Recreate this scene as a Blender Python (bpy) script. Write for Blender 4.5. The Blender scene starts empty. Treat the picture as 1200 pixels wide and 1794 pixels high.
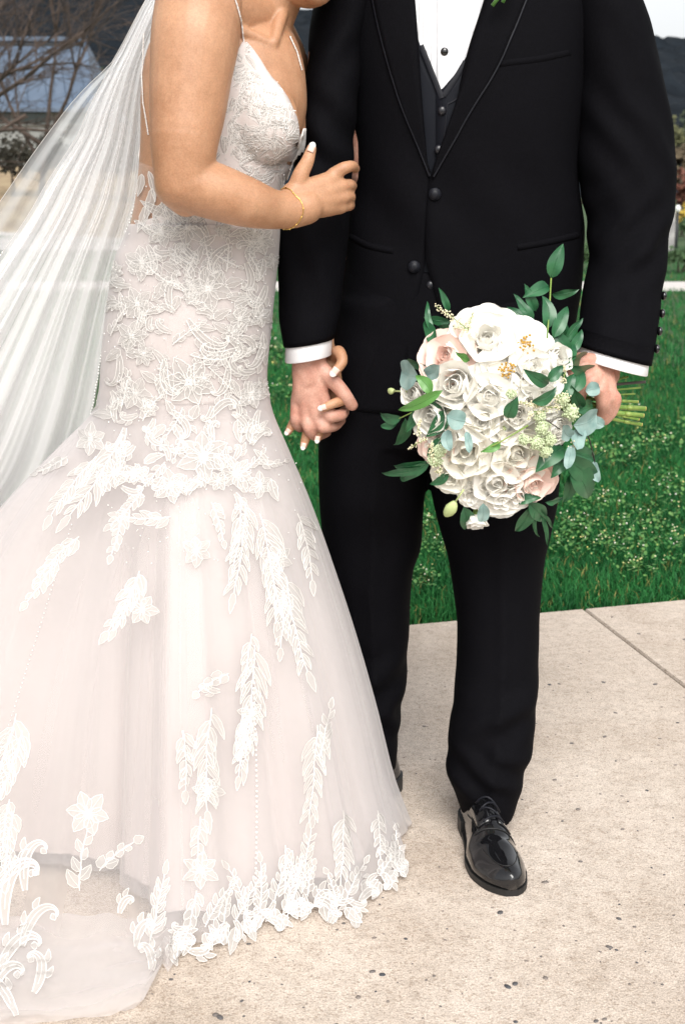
import bpy, bmesh, math, random
import numpy as np
from math import sin, cos, pi, radians, atan2, sqrt
from mathutils import Vector, Matrix, noise, Quaternion
from mathutils.bvhtree import BVHTree

random.seed(7); np.random.seed(7)
S = bpy.context.scene
COL = S.collection

# ------------------------------------------------------------------ camera, sky, sun, exposure
F, CH = 2400.0, 1.13                     # focal length in photo pixels, camera height in m
TH = math.atan(547 / F)                  # tilt: the horizon lies 547 px above the middle
cam_d = bpy.data.cameras.new('camera'); cam = bpy.data.objects.new('camera', cam_d); COL.objects.link(cam)
cam.location = (0, 0, CH); cam.rotation_euler = (pi / 2 - TH, 0, 0)
cam_d.sensor_fit = 'VERTICAL'; cam_d.sensor_height = 36; cam_d.lens = F / 1794 * 36
cam_d.clip_start = 0.05; cam_d.clip_end = 3000
cam_d.dof.use_dof = True; cam_d.dof.focus_distance = 2.3; cam_d.dof.aperture_fstop = 9
S.camera = cam

SUN_EL, SUN_AZ = radians(47), radians(170)          # behind the camera: a bright overcast front light
W = bpy.data.worlds.new('World'); S.world = W; W.use_nodes = True
nt = W.node_tree; bg = nt.nodes['Background']
sk = nt.nodes.new('ShaderNodeTexSky'); sk.sky_type = 'NISHITA'; sk.sun_disc = False
sk.sun_elevation = SUN_EL; sk.sun_rotation = SUN_AZ; sk.air_density = 1.0; sk.dust_density = 3.0
hs = nt.nodes.new('ShaderNodeHueSaturation'); hs.inputs['Saturation'].default_value = 0.12
nt.links.new(sk.outputs[0], hs.inputs['Color']); nt.links.new(hs.outputs[0], bg.inputs[0])
bg.inputs[1].default_value = 0.112
sun_d = bpy.data.lights.new('sun', 'SUN'); sun_d.energy = 1.55; sun_d.angle = radians(40); sun_d.color = (1, 0.96, 0.9)
sun = bpy.data.objects.new('sun', sun_d); COL.objects.link(sun)
sd = Vector((sin(SUN_AZ) * cos(SUN_EL), cos(SUN_AZ) * cos(SUN_EL), sin(SUN_EL)))
sun.rotation_euler = sd.to_track_quat('Z', 'Y').to_euler(); sun.location = sd * 30
S.view_settings.view_transform = 'Standard'; S.view_settings.look = 'None'
S.view_settings.gamma = 1; S.view_settings.use_curve_mapping = False
S.view_settings.exposure = 0.95
try:
    S.cycles.transparent_max_bounces = 24; S.cycles.max_bounces = 8; S.cycles.use_denoising = True
except Exception:
    pass

# ------------------------------------------------------------------ helpers
CT, ST = cos(TH), sin(TH)
def P(px, py, Y):                        # the point at photo pixel (px,py) and distance Y
    u = (px - 600) / F; v = (897 - py) / F
    dy = CT + v * ST; t = Y / dy
    return Vector((u * t, Y, CH + (-ST + v * CT) * t))
def RAY(px, py):
    u = (px - 600) / F; v = (897 - py) / F
    return Vector((u, CT + v * ST, -ST + v * CT)).normalized()
def G(px, py, z=0.0):                    # the point of the ground there
    d = RAY(px, py); t = (z - CH) / d.z
    return Vector((0, 0, CH)) + d * t
EYE = Vector((0, 0, CH))
def pchip(xs, ys, xq):
    xs = np.asarray(xs, float); ys = np.asarray(ys, float); xq = np.clip(np.asarray(xq, float), xs[0], xs[-1])
    h = np.diff(xs); d = np.diff(ys) / h; m = np.zeros_like(ys)
    m[0], m[-1] = d[0], d[-1]
    for i in range(1, len(xs) - 1):
        m[i] = 0 if d[i-1] * d[i] <= 0 else (h[i-1] + h[i]) / (h[i-1] / d[i-1] + h[i] / d[i])
    k = np.clip(np.searchsorted(xs, xq) - 1, 0, len(xs) - 2)
    t = (xq - xs[k]) / h[k]
    return ((1 + 2*t) * (1-t)**2) * ys[k] + t * (1-t)**2 * h[k] * m[k] + t*t*(3 - 2*t) * ys[k+1] + t*t*(t-1) * h[k] * m[k+1]

ORG = {}
def finish(o, parent, org):
    if parent is not None:
        o.parent = parent; o.location = Vector(org) - ORG[parent.name]
    else:
        o.location = org
    ORG[o.name] = Vector(org)
def obj(name, verts, faces, mat, parent=None, org=None, smooth=True, mat_idx=None):
    V = np.asarray([tuple(v) for v in verts], dtype=np.float64)
    if org is None: org = Vector((V.min(0) + V.max(0)) / 2)
    me = bpy.data.meshes.new(name)
    me.from_pydata((V - np.array(org)).tolist(), [], [tuple(f) for f in faces])
    mats = mat if isinstance(mat, (list, tuple)) else [mat]
    for m in mats: me.materials.append(m)
    if mat_idx is not None: me.polygons.foreach_set('material_index', list(mat_idx))
    if smooth: me.polygons.foreach_set('use_smooth', [True] * len(me.polygons))
    me.update()
    o = bpy.data.objects.new(name, me); COL.objects.link(o)
    finish(o, parent, org)
    return o
def fast_obj(name, V, tris_or_quads, mat, parent=None, org=(0, 0, 0), smooth=False):
    V = np.asarray(V, np.float32); Fc = np.asarray(tris_or_quads, np.int32); k = Fc.shape[1]
    me = bpy.data.meshes.new(name)
    me.vertices.add(len(V)); me.vertices.foreach_set('co', (V - np.array(org, np.float32)).ravel())
    me.loops.add(Fc.size); me.loops.foreach_set('vertex_index', Fc.ravel())
    me.polygons.add(len(Fc)); me.polygons.foreach_set('loop_start', np.arange(0, Fc.size, k, dtype=np.int32))
    try: me.polygons.foreach_set('loop_total', np.full(len(Fc), k, np.int32))
    except Exception: pass
    if smooth: me.polygons.foreach_set('use_smooth', np.ones(len(Fc), bool))
    me.materials.append(mat); me.update(calc_edges=True); me.validate()
    o = bpy.data.objects.new(name, me); COL.objects.link(o); finish(o, parent, Vector(org))
    return o
def tag(o, label, cat, group=None, kind=None):
    if label: o['label'] = label
    if cat: o['category'] = cat
    if group: o['group'] = group
    if kind: o['kind'] = kind
    return o
def struct(o): o['kind'] = 'structure'; return o
def empty(name, loc):
    o = bpy.data.objects.new(name, None); COL.objects.link(o); o.empty_display_size = 0.1
    finish(o, None, Vector(loc)); return o
def solid(o, th, off=0):
    m = o.modifiers.new('solid', 'SOLIDIFY'); m.thickness = th; m.offset = off; return o

class MB:                                # collects verts and faces
    def __init__(s): s.v = []; s.f = []; s.m = []
    def add(s, v, f, mi=0):
        n = len(s.v); s.v += [tuple(p) for p in v]; s.f += [tuple(i + n for i in q) for q in f]; s.m += [mi] * len(f)
    def grid(s, rows, closed=False, mi=0, cap=False):
        R, N = len(rows), len(rows[0]); v = [p for r in rows for p in r]; f = []
        for i in range(R - 1):
            for j in range(N if closed else N - 1):
                k = (j + 1) % N
                f.append((i*N + j, i*N + k, (i+1)*N + k, (i+1)*N + j))
        if cap:
            f.append(tuple(range(N))[::-1]); f.append(tuple((R-1)*N + j for j in range(N)))
        s.add(v, f, mi)
    def tube(s, pts, radii, n=10, mi=0):
        pts = [Vector(p) for p in pts]; rows = []; ref = None
        for i, p in enumerate(pts):
            t = (pts[min(i+1, len(pts)-1)] - pts[max(i-1, 0)]).normalized()
            if ref is None:
                ref = t.orthogonal().normalized()
            ref = (ref - t * ref.dot(t)).normalized(); b = t.cross(ref)
            r = radii[i] if hasattr(radii, '__len__') else radii
            rows.append([p + (ref * cos(a) + b * sin(a)) * r for a in np.linspace(0, 2*pi, n, endpoint=False)])
        s.grid(rows, True, mi, cap=True)
    def capsule(s, p0, r0, p1, r1, n=28, mi=0):
        p0 = Vector(p0); p1 = Vector(p1); t = p1 - p0
        L = t.length; t = t.normalized() if L > 1e-6 else Vector((0, 0, 1))
        a = t.orthogonal().normalized(); b = t.cross(a); rows = []
        for k in range(5):
            q = -pi/2 + (k + .02) * pi/2 / 4.02
            rows.append([p0 + t * (r0 * sin(q)) + (a * cos(x) + b * sin(x)) * r0 * cos(q) for x in np.linspace(0, 2*pi, n, endpoint=False)])
        for k in range(5):
            q = k * pi/2 / 4.02
            rows.append([p1 + t * (r1 * sin(q)) + (a * cos(x) + b * sin(x)) * r1 * cos(q) for x in np.linspace(0, 2*pi, n, endpoint=False)])
        s.grid(rows, True, mi, cap=True)
    def chain(s, pts, n=28):             # pts: (Vector, r), smoothed through the joints
        if len(pts) > 2:
            k = np.arange(len(pts)); q = np.linspace(0, len(pts) - 1, (len(pts) - 1) * 4 + 1)
            X = [pchip(k, [p[0][i] for p in pts], q) for i in range(3)]; Rr = pchip(k, [p[1] for p in pts], q)
            pts = [(Vector((X[0][i], X[1][i], X[2][i])), float(Rr[i])) for i in range(len(q))]
        for (a, ra), (b, rb) in zip(pts, pts[1:]): s.capsule(a, ra, b, rb, n)
    def ball(s, c, r, n=10, mi=0, rot=None):
        r = (r, r, r) if not hasattr(r, '__len__') else r; c = Vector(c); rows = []
        for i in range(n // 2 + 1):
            q = -pi/2 + (i + (.03 if i == 0 else -.03 if i == n//2 else 0)) * pi / (n // 2)
            ring = []
            for a in np.linspace(0, 2*pi, n, endpoint=False):
                p = Vector((r[0]*cos(q)*cos(a), r[1]*cos(q)*sin(a), r[2]*sin(q)))
                if rot is not None: p = rot @ p
                ring.append(c + p)
            rows.append(ring)
        s.grid(rows, True, mi, cap=True)
    def box(s, c, h, mi=0, M=None):
        v = []
        for dx in (-1, 1):
            for dy in (-1, 1):
                for dz in (-1, 1):
                    p = Vector((dx*h[0], dy*h[1], dz*h[2]))
                    if M is not None: p = M @ p
                    v.append(Vector(c) + p)
        s.add(v, [(0,1,3,2),(4,6,7,5),(0,4,5,1),(2,3,7,6),(0,2,6,4),(1,5,7,3)], mi)
    def bvh(s): return BVHTree.FromPolygons([Vector(v) for v in s.v], s.f)
    def obj(s, name, mat, parent=None, org=None, smooth=True):
        return obj(name, s.v, s.f, mat, parent, org, smooth, s.m if isinstance(mat, (list, tuple)) else None)

def fuse(mb, voxel, it=4, fac=0.5):      # one continuous skin over overlapping limbs
    me = bpy.data.meshes.new('fuse'); me.from_pydata(mb.v, [], mb.f); me.update()
    o = bpy.data.objects.new('fuse', me); COL.objects.link(o)
    m = o.modifiers.new('r', 'REMESH'); m.mode = 'VOXEL'; m.voxel_size = voxel
    if it:
        m = o.modifiers.new('s', 'SMOOTH'); m.iterations = it; m.factor = fac
    dg = bpy.context.evaluated_depsgraph_get(); dg.update()
    ev = o.evaluated_get(dg).to_mesh()
    v = np.empty(len(ev.vertices) * 3); ev.vertices.foreach_get('co', v); v = v.reshape(-1, 3)
    f = [tuple(p.vertices) for p in ev.polygons]
    o.evaluated_get(dg).to_mesh_clear()
    bpy.data.objects.remove(o); bpy.data.meshes.remove(me)
    return v, f
def fbm(p, s, o=3): return noise.fractal(Vector(p) * s, 1.0, 2.0, o)

def ring(cx, Yc, z, a, b, n=64, e=2.0, slope=0.0):
    out = []
    for q in np.linspace(0, 2*pi, n, endpoint=False):
        c, s_ = cos(q), sin(q)
        x = math.copysign(abs(c) ** (2/e), c) * a; y = math.copysign(abs(s_) ** (2/e), s_) * b
        out.append(Vector((cx + x, Yc + y, z + slope * x)))
    return out
def rows_interp(tab, n):
    T = np.array(tab, float); yq = np.linspace(T[0, 0], T[-1, 0], n)
    return np.stack([yq] + [pchip(T[:, 0], T[:, k], yq) for k in range(1, T.shape[1])], 1)
def loft(tab, n=40, N=64, e=2.1, front=False):   # tab rows: py, xl, xr, Yc, hd [,slope]
    rows = []
    for r in rows_interp(tab, n):
        py, xl, xr, Yc, hd = r[:5]; sl = r[5] if len(r) > 5 else 0
        A, B = P(xl, py, Yc), P(xr, py, Yc)
        z = P((xl + xr) / 2, py, Yc - hd).z if front else A.z
        rows.append(ring((A.x + B.x) / 2, Yc, z, (B.x - A.x) / 2, hd, N, e, sl))
    return rows
def wrinkle(rows, fn):                   # move ring points outward by fn(point, angle, row t)
    out = []; R = len(rows)
    for i, r in enumerate(rows):
        c = sum((Vector(p) for p in r), Vector()) / len(r); rr = []
        for j, p in enumerate(r):
            d = Vector((p.x - c.x, p.y - c.y, 0)); d.normalize()
            rr.append(p + d * fn(p, 2*pi*j/len(r), i/(R-1)))
        out.append(rr)
    return out
def patch(bvh, rows, off, nx=8):         # rows: (py, xl, xr) laid on a surface
    out = []
    for py, xl, xr in rows:
        line = []
        for x in np.linspace(xl, xr, nx):
            h = bvh.ray_cast(EYE, RAY(x, py))
            if h[0] is None: h = bvh.find_nearest(P(x, py, 2.35))
            n = h[1] if h[1].dot(RAY(x, py)) < 0 else -h[1]
            line.append(h[0] + n * off)
        out.append(line)
    return out
def strip_on(bvh, path, w, off, n=24):   # a narrow band along a pixel path
    T = np.array(path, float); s = np.r_[0, np.cumsum(np.hypot(np.diff(T[:, 0]), np.diff(T[:, 1])))]
    q = np.linspace(0, s[-1], n); X = pchip(s, T[:, 0], q); Y = pchip(s, T[:, 1], q)
    out = []
    for i in range(n):
        k0, k1 = max(i-1, 0), min(i+1, n-1); dx, dy = X[k1]-X[k0], Y[k1]-Y[k0]; L = math.hypot(dx, dy) or 1
        nx, ny = -dy / L * w / 2, dx / L * w / 2; line = []
        for k in (-1, 0, 1):
            h = bvh.ray_cast(EYE, RAY(X[i] + nx*k, Y[i] + ny*k))
            if h[0] is None: h = bvh.find_nearest(P(X[i], Y[i], 2.35))
            m = h[1] if h[1].dot(RAY(X[i], Y[i])) < 0 else -h[1]
            line.append(h[0] + m * (off + (0.0012 if k == 0 else 0)))
        out.append(line)
    return out

# ------------------------------------------------------------------ materials
def mat(name, col, rough=0.6, **kw):
    m = bpy.data.materials.new(name); m.use_nodes = True; b = m.node_tree.nodes['Principled BSDF']
    b.inputs['Base Color'].default_value = (*col, 1); b.inputs['Roughness'].default_value = rough
    for k, v in kw.items(): b.inputs[k.replace('_', ' ')].default_value = v
    return m
def nodes(m): return m.node_tree.nodes, m.node_tree.links, m.node_tree.nodes['Principled BSDF']
def vary(m, c1, c2, scale, detail=4, island=0.0, rough=0.6, lo=0.35, hi=0.65, coord='Object'):
    N, L, b = nodes(m); tc = N.new('ShaderNodeTexCoord'); nz = N.new('ShaderNodeTexNoise'); nz.inputs['Scale'].default_value = scale
    nz.inputs['Detail'].default_value = detail; nz.inputs['Roughness'].default_value = rough
    L.new(tc.outputs[coord], nz.inputs['Vector'])
    mr = N.new('ShaderNodeMapRange'); mr.inputs[1].default_value = lo; mr.inputs[2].default_value = hi; L.new(nz.outputs[0], mr.inputs[0])
    fac = mr.outputs[0]
    if island:
        ge = N.new('ShaderNodeNewGeometry'); mx = N.new('ShaderNodeMix'); mx.data_type = 'FLOAT'; mx.inputs[0].default_value = island
        L.new(fac, mx.inputs[2]); L.new(ge.outputs['Random Per Island'], mx.inputs[3]); fac = mx.outputs[0]
    mc = N.new('ShaderNodeMix'); mc.data_type = 'RGBA'; mc.inputs[6].default_value = (*c1, 1); mc.inputs[7].default_value = (*c2, 1)
    L.new(fac, mc.inputs[0]); L.new(mc.outputs[2], b.inputs['Base Color'])
    return mc
def bump(m, scale, strength, dist=0.002, detail=4, stretch=None, kind='noise'):
    N, L, b = nodes(m); tc = N.new('ShaderNodeTexCoord'); src = tc.outputs['Object']
    if stretch:
        mp = N.new('ShaderNodeMapping'); mp.inputs['Scale'].default_value = stretch; L.new(src, mp.inputs[0]); src = mp.outputs[0]
    if kind == 'noise':
        t = N.new('ShaderNodeTexNoise'); t.inputs['Detail'].default_value = detail
    else:
        t = N.new('ShaderNodeTexVoronoi')
    t.inputs['Scale'].default_value = scale; L.new(src, t.inputs['Vector'])
    bp = N.new('ShaderNodeBump'); bp.inputs['Strength'].default_value = strength; bp.inputs['Distance'].default_value = dist
    L.new(t.outputs[0], bp.inputs['Height'])
    old = b.inputs['Normal'].links
    if old: L.new(old[0].from_socket, bp.inputs['Normal'])
    L.new(bp.outputs[0], b.inputs['Normal'])
def grain(m, scale, lo, hi, hue=None):    # fine speckle of the surface itself: pores, fibres, weave
    N, L, b = nodes(m); src = b.inputs['Base Color']; tc = N.new('ShaderNodeTexCoord'); t = N.new('ShaderNodeTexNoise'); t.inputs['Scale'].default_value = scale; t.inputs['Detail'].default_value = 2
    L.new(tc.outputs['Object'], t.inputs['Vector']); r = N.new('ShaderNodeMapRange'); r.inputs[1].default_value = .3; r.inputs[2].default_value = .7; r.inputs[3].default_value = lo; r.inputs[4].default_value = hi; L.new(t.outputs[0], r.inputs[0])
    x = N.new('ShaderNodeMix'); x.data_type = 'RGBA'; x.blend_type = 'MULTIPLY'; x.inputs[0].default_value = 1
    if src.links: L.new(src.links[0].from_socket, x.inputs[6])
    else: x.inputs[6].default_value = src.default_value
    L.new(r.outputs[0], x.inputs[7]); L.new(x.outputs[2], src)
def tulle(name, col, a, trans=0.5, mincos=0.12, power=1.0):
    # net fabric: the share of thread met grows as the cloth is seen more edge-on
    m = bpy.data.materials.new(name); m.use_nodes = True; N = m.node_tree.nodes; L = m.node_tree.links
    out = N['Material Output']; N.remove(N['Principled BSDF'])
    df = N.new('ShaderNodeBsdfDiffuse'); tl = N.new('ShaderNodeBsdfTranslucent'); tr = N.new('ShaderNodeBsdfTransparent')
    df.inputs[0].default_value = (*col, 1); tl.inputs[0].default_value = (*col, 1)
    m1 = N.new('ShaderNodeMixShader'); m1.inputs[0].default_value = trans; L.new(df.outputs[0], m1.inputs[1]); L.new(tl.outputs[0], m1.inputs[2])
    ge = N.new('ShaderNodeNewGeometry'); dt = N.new('ShaderNodeVectorMath'); dt.operation = 'DOT_PRODUCT'
    L.new(ge.outputs['Incoming'], dt.inputs[0]); L.new(ge.outputs['Normal'], dt.inputs[1])
    ab = N.new('ShaderNodeMath'); ab.operation = 'ABSOLUTE'; L.new(dt.outputs['Value'], ab.inputs[0])
    mx = N.new('ShaderNodeMath'); mx.operation = 'MAXIMUM'; mx.inputs[1].default_value = mincos; L.new(ab.outputs[0], mx.inputs[0])
    iv = N.new('ShaderNodeMath'); iv.operation = 'DIVIDE'; iv.inputs[0].default_value = power; L.new(mx.outputs[0], iv.inputs[1])
    pw = N.new('ShaderNodeMath'); pw.operation = 'POWER'; pw.inputs[0].default_value = 1 - a; L.new(iv.outputs[0], pw.inputs[1])
    m2 = N.new('ShaderNodeMixShader'); L.new(pw.outputs[0], m2.inputs[0]); L.new(m1.outputs[0], m2.inputs[1]); L.new(tr.outputs[0], m2.inputs[2])
    L.new(m2.outputs[0], out.inputs[0])
    return m

M = {}
M['skin_bride'] = mat('bride_skin', (0.62, 0.33, 0.19), 0.5, Subsurface_Weight=0.12, Subsurface_Scale=0.02)
vary(M['skin_bride'], (0.365, 0.18, 0.094), (0.50, 0.275, 0.16), 11, 8, rough=.75); grain(M['skin_bride'], 420, .88, 1.1); bump(M['skin_bride'], 700, 0.25, 0.0008); bump(M['skin_bride'], 45, 0.12, 0.004)
M['skin_groom'] = mat('groom_skin', (0.66, 0.36, 0.27), 0.5, Subsurface_Weight=0.12, Subsurface_Scale=0.02)
vary(M['skin_groom'], (0.46, 0.215, 0.155), (0.59, 0.34, 0.26), 34, 6, rough=.7); grain(M['skin_groom'], 420, .88, 1.1); bump(M['skin_groom'], 500, 0.3, 0.0008); bump(M['skin_groom'], 90, 0.25, 0.003)
M['nail'] = mat('nail_polish', (0.80, 0.52, 0.44), 0.15, Coat_Weight=0.6)
M['nail_tip'] = mat('nail_tip', (0.86, 0.84, 0.8), 0.15, Coat_Weight=0.6)
M['satin'] = mat('blush_satin', (0.62, 0.535, 0.50), 0.55)
vary(M['satin'], (0.565, 0.497, 0.47), (0.605, 0.548, 0.527), 3); grain(M['satin'], 500, .96, 1.03)
M['net'] = tulle('gown_tulle', (0.78, 0.745, 0.74), 0.30, 0.35, 0.2)
M['illusion'] = tulle('illusion_net', (0.8, 0.72, 0.66), 0.10, 0.2, 0.4)
M['veil'] = tulle('veil_tulle', (0.97, 0.96, 0.96), 0.43, 0.4, 0.5)
M['veil_thin'] = tulle('veil_tulle_single', (0.86, 0.87, 0.88), 0.30, 0.4, 0.3)
M['lace'] = mat('lace_cord', (0.68, 0.655, 0.63), 0.75); bump(M['lace'], 900, 0.4, 0.001)
M['lacefill'] = tulle('lace_ground', (0.67, 0.645, 0.62), 0.44, 0.2, 0.5)
M['bead'] = mat('bead', (0.85, 0.84, 0.82), 0.12, Coat_Weight=0.5)
M['gold'] = mat('gold', (0.85, 0.6, 0.2), 0.25, Metallic=1.0)
M['hair'] = mat('hair', (0.10, 0.05, 0.025), 0.5)
M['wool'] = mat('black_wool', (0.0026, 0.0025, 0.0035), 0.8, Specular_IOR_Level=0.06)
grain(M['wool'], 900, .35, 1.9); bump(M['wool'], 1500, 0.25, 0.0008); bump(M['wool'], 60, 0.10, 0.002)
M['blacksatin'] = mat('black_satin', (0.0065, 0.007, 0.011), 0.45, Specular_IOR_Level=0.25)
M['waistcoat'] = mat('waistcoat_cloth', (0.006, 0.007, 0.011), 0.6, Specular_IOR_Level=0.14); bump(M['waistcoat'], 900, 0.2, 0.0008)
M['shirt'] = mat('white_cotton', (0.82, 0.82, 0.84), 0.75); bump(M['shirt'], 1200, 0.1, 0.0006)
M['button'] = mat('black_button', (0.012, 0.012, 0.016), 0.3)
M['stud'] = mat('black_stud', (0.006, 0.006, 0.007), 0.12, Coat_Weight=0.5)
M['patent'] = mat('patent_leather', (0.006, 0.006, 0.007), 0.09, Coat_Weight=0.55, Coat_Roughness=0.03, Specular_IOR_Level=0.4)
M['sole'] = mat('shoe_sole', (0.008, 0.008, 0.008), 0.55)
M['leaf'] = mat('leaf_green', (0.02, 0.10, 0.045), 0.35); vary(M['leaf'], (0.012, 0.075, 0.03), (0.03, 0.13, 0.05), 25)
M['leaflight'] = mat('leaf_light', (0.09, 0.24, 0.05), 0.4)
M['euc'] = mat('leaf_eucalyptus', (0.20, 0.32, 0.29), 0.6); vary(M['euc'], (0.16, 0.27, 0.25), (0.27, 0.38, 0.35), 40)
M['stem'] = mat('flower_stem', (0.17, 0.29, 0.05), 0.45); vary(M['stem'], (0.12, 0.24, 0.04), (0.26, 0.34, 0.08), 60)
M['stemdark'] = mat('woody_stem', (0.05, 0.04, 0.035), 0.6)
M['cutend'] = mat('cut_stem_end', (0.5, 0.36, 0.12), 0.7)
def petal_mat(n, c):

    m = mat(n, c, 0.6, Specular_IOR_Level=0.2); N, L, b = nodes(m); t = N.new('ShaderNodeBsdfTranslucent'); t.inputs[0].default_value = (*c, 1)
    x = N.new('ShaderNodeMixShader'); x.inputs[0].default_value = 0.16; L.new(b.outputs[0], x.inputs[1]); L.new(t.outputs[0], x.inputs[2]); L.new(x.outputs[0], N['Material Output'].inputs[0]); return m
M['petal'] = petal_mat('white_petal', (0.97, 0.95, 0.895))
M['petalcream'] = petal_mat('cream_petal', (0.97, 0.945, 0.86))
M['petalpink'] = petal_mat('blush_petal', (0.95, 0.75, 0.67))
M['corebounce'] = mat('bounce_core', (0.36, 0.40, 0.26), 0.8)  # kept pale so the hidden core bounces light onto the blooms
M['stamen'] = mat('stamen', (0.62, 0.36, 0.06), 0.6)
M['astilbe'] = mat('cream_blossom', (0.78, 0.72, 0.50), 0.7)
M['filler'] = mat('green_white_blossom', (0.58, 0.66, 0.42), 0.7)
M['bud'] = mat('bud', (0.52, 0.62, 0.28), 0.5)

# ------------------------------------------------------------------ setting: pavement, lawn, far ground, hill
def concrete():
    m = mat('concrete', (0.5, 0.45, 0.38), 0.9); N, L, b = nodes(m)
    tc = N.new('ShaderNodeTexCoord')
    def nz(sc, d, r=0.6):
        t = N.new('ShaderNodeTexNoise'); t.inputs['Scale'].default_value = sc; t.inputs['Detail'].default_value = d; t.inputs['Roughness'].default_value = r
        L.new(tc.outputs['Object'], t.inputs['Vector']); return t.outputs[0]
    def ramp(src, a, c, lo, hi):
        r = N.new('ShaderNodeValToRGB'); r.color_ramp.elements[0].position = lo; r.color_ramp.elements[1].position = hi
        r.color_ramp.elements[0].color = (*a, 1); r.color_ramp.elements[1].color = (*c, 1); L.new(src, r.inputs[0]); return r.outputs[0]
    def mul(a, c, f=1.0):
        x = N.new('ShaderNodeMix'); x.data_type = 'RGBA'; x.blend_type = 'MULTIPLY'; x.inputs[0].default_value = f
        L.new(a, x.inputs[6]); L.new(c, x.inputs[7]); return x.outputs[2]
    base = ramp(nz(2.2, 6, .7), (0.585, 0.51, 0.445), (0.675, 0.605, 0.54), 0.32, 0.68)
    base = mul(base, ramp(nz(45, 5, .75), (0.85, 0.835, 0.82), (1.05, 1.04, 1.03), 0.36, 0.6))
    vo = N.new('ShaderNodeTexVoronoi'); vo.inputs['Scale'].default_value = 230; L.new(tc.outputs['Object'], vo.inputs['Vector'])
    sp = N.new('ShaderNodeSeparateColor'); L.new(vo.outputs['Color'], sp.inputs[0])
    base = mul(base, ramp(sp.outputs[0], (0.78, 0.75, 0.72), (1.0, 1.0, 1.0), 0.05, 0.28))
    base = mul(base, ramp(nz(260, 3, .8), (0.62, 0.60, 0.58), (1, 1, 1), 0.34, 0.46))
    base = mul(base, ramp(nz(.9, 5, .65), (0.86, 0.83, 0.79), (1.04, 1.03, 1.02), 0.38, 0.60)); base = mul(base, ramp(nz(7, 4, .7), (0.90, 0.885, 0.87), (1.0, 1.0, 1.0), 0.34, 0.5))
    base = mul(base, ramp(nz(380, 2, .6), (0.66, 0.65, 0.65), (1.12, 1.12, 1.11), 0.34, 0.64))
    L.new(base, b.inputs['Base Color'])
    bump(m, 240, 0.5, 0.002, kind='voronoi'); bump(m, 60, 0.35, 0.003, 5)
    return m
M['concrete'] = concrete()
M['soil'] = mat('turf_soil', (0.03, 0.055, 0.02), 0.95)
vary(M['soil'], (0.022, 0.06, 0.018), (0.05, 0.085, 0.025), 5, 6)
E0, E1 = G(716, 1090), G(1200, 1046)                 # the grass edge of the walk
ED = (E1 - E0).normalized(); EN = Vector((-ED.y, ED.x, 0))       # EN points to the lawn
J0, J1 = G(1022, 1066), G(1200, 1203); JD = (J1 - J0).normalized()
pav = empty('pavement', (0, 2.0, 0)); pav['kind'] = 'structure'
def slab(a0, a1):                                    # a0,a1: metres along the edge from the joint
    mb = MB(); q = []
    for a in (a0, a1):
        p = J0 + ED * a
        for k in np.linspace(0, 4.6, 2): q.append(p + JD * k)
    A, B, C_, D = q[0], q[1], q[3], q[2]
    top = [A, B, C_, D]
    c = sum(top, Vector()) / 4
    v = []
    for z, s_ in ((-0.10, 0), (-0.006, 0), (0.0, 0.006)):
        for p in top:
            d = (c - p); v.append(p + d.normalized() * s_ + Vector((0, 0, z)))
    f = [(3, 2, 1, 0), (8, 9, 10, 11)]
    for k in (0, 4):
        for i in range(4): f.append((k+i, k+(i+1) % 4, k+4+(i+1) % 4, k+4+i))
    mb.add(v, f); o = mb.obj('concrete_slab', M['concrete'], pav, smooth=False); return o
slab(-2.6, -0.004); slab(0.004, 2.6); slab(-5.2, -2.608)
# dark stones of the aggregate
pm = mat('aggregate_stone', (0.1, 0.1, 0.11), 0.6); vary(pm, (0.045, 0.05, 0.06), (0.24, 0.2, 0.17), 3, island=0.95)
mb = MB()
for i in range(460):
    px, py = random.uniform(240, 1230), random.uniform(1080, 1800)
    p = G(px, py)
    if (p - E0).dot(EN) > -0.03 or (abs((p - J0).cross(JD).z) < 0.012): continue
    r = random.choice((0.0009, 0.0012, 0.0015, 0.0018, 0.0022, 0.003, 0.0046)) * random.uniform(.8, 1.2)
    a = random.uniform(0, pi)
    mb.ball(p + Vector((0, 0, 0.0002)), (r * random.uniform(1, 1.7), r, 0.0011), 7, rot=Matrix.Rotation(a, 3, 'Z'))
tag(mb.obj('pebbles', pm), None, None, kind='stuff')['label'] = 'dark stones showing in the concrete walk'

def ground_z(x, y): return 0.0 if y < 24 else (y - 24) * 0.012 + (max(0, -x - 2) * 0.05 if y > 30 else 0)
mb = MB(); ys = [-6, 0, 2, 4, 8, 14, 20, 24, 28, 32, 38, 46, 60, 90, 150, 300, 700]; xs = [-900, -300, -100, -40, -20, -10, -5, -2, 0, 2, 5, 10, 20, 40, 100, 300, 900]
mb.grid([[Vector((x, y, ground_z(x, y) - 0.035)) for x in xs] for y in ys])
struct(mb.obj('ground', M['soil'], org=(0, 0, 0)))

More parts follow.
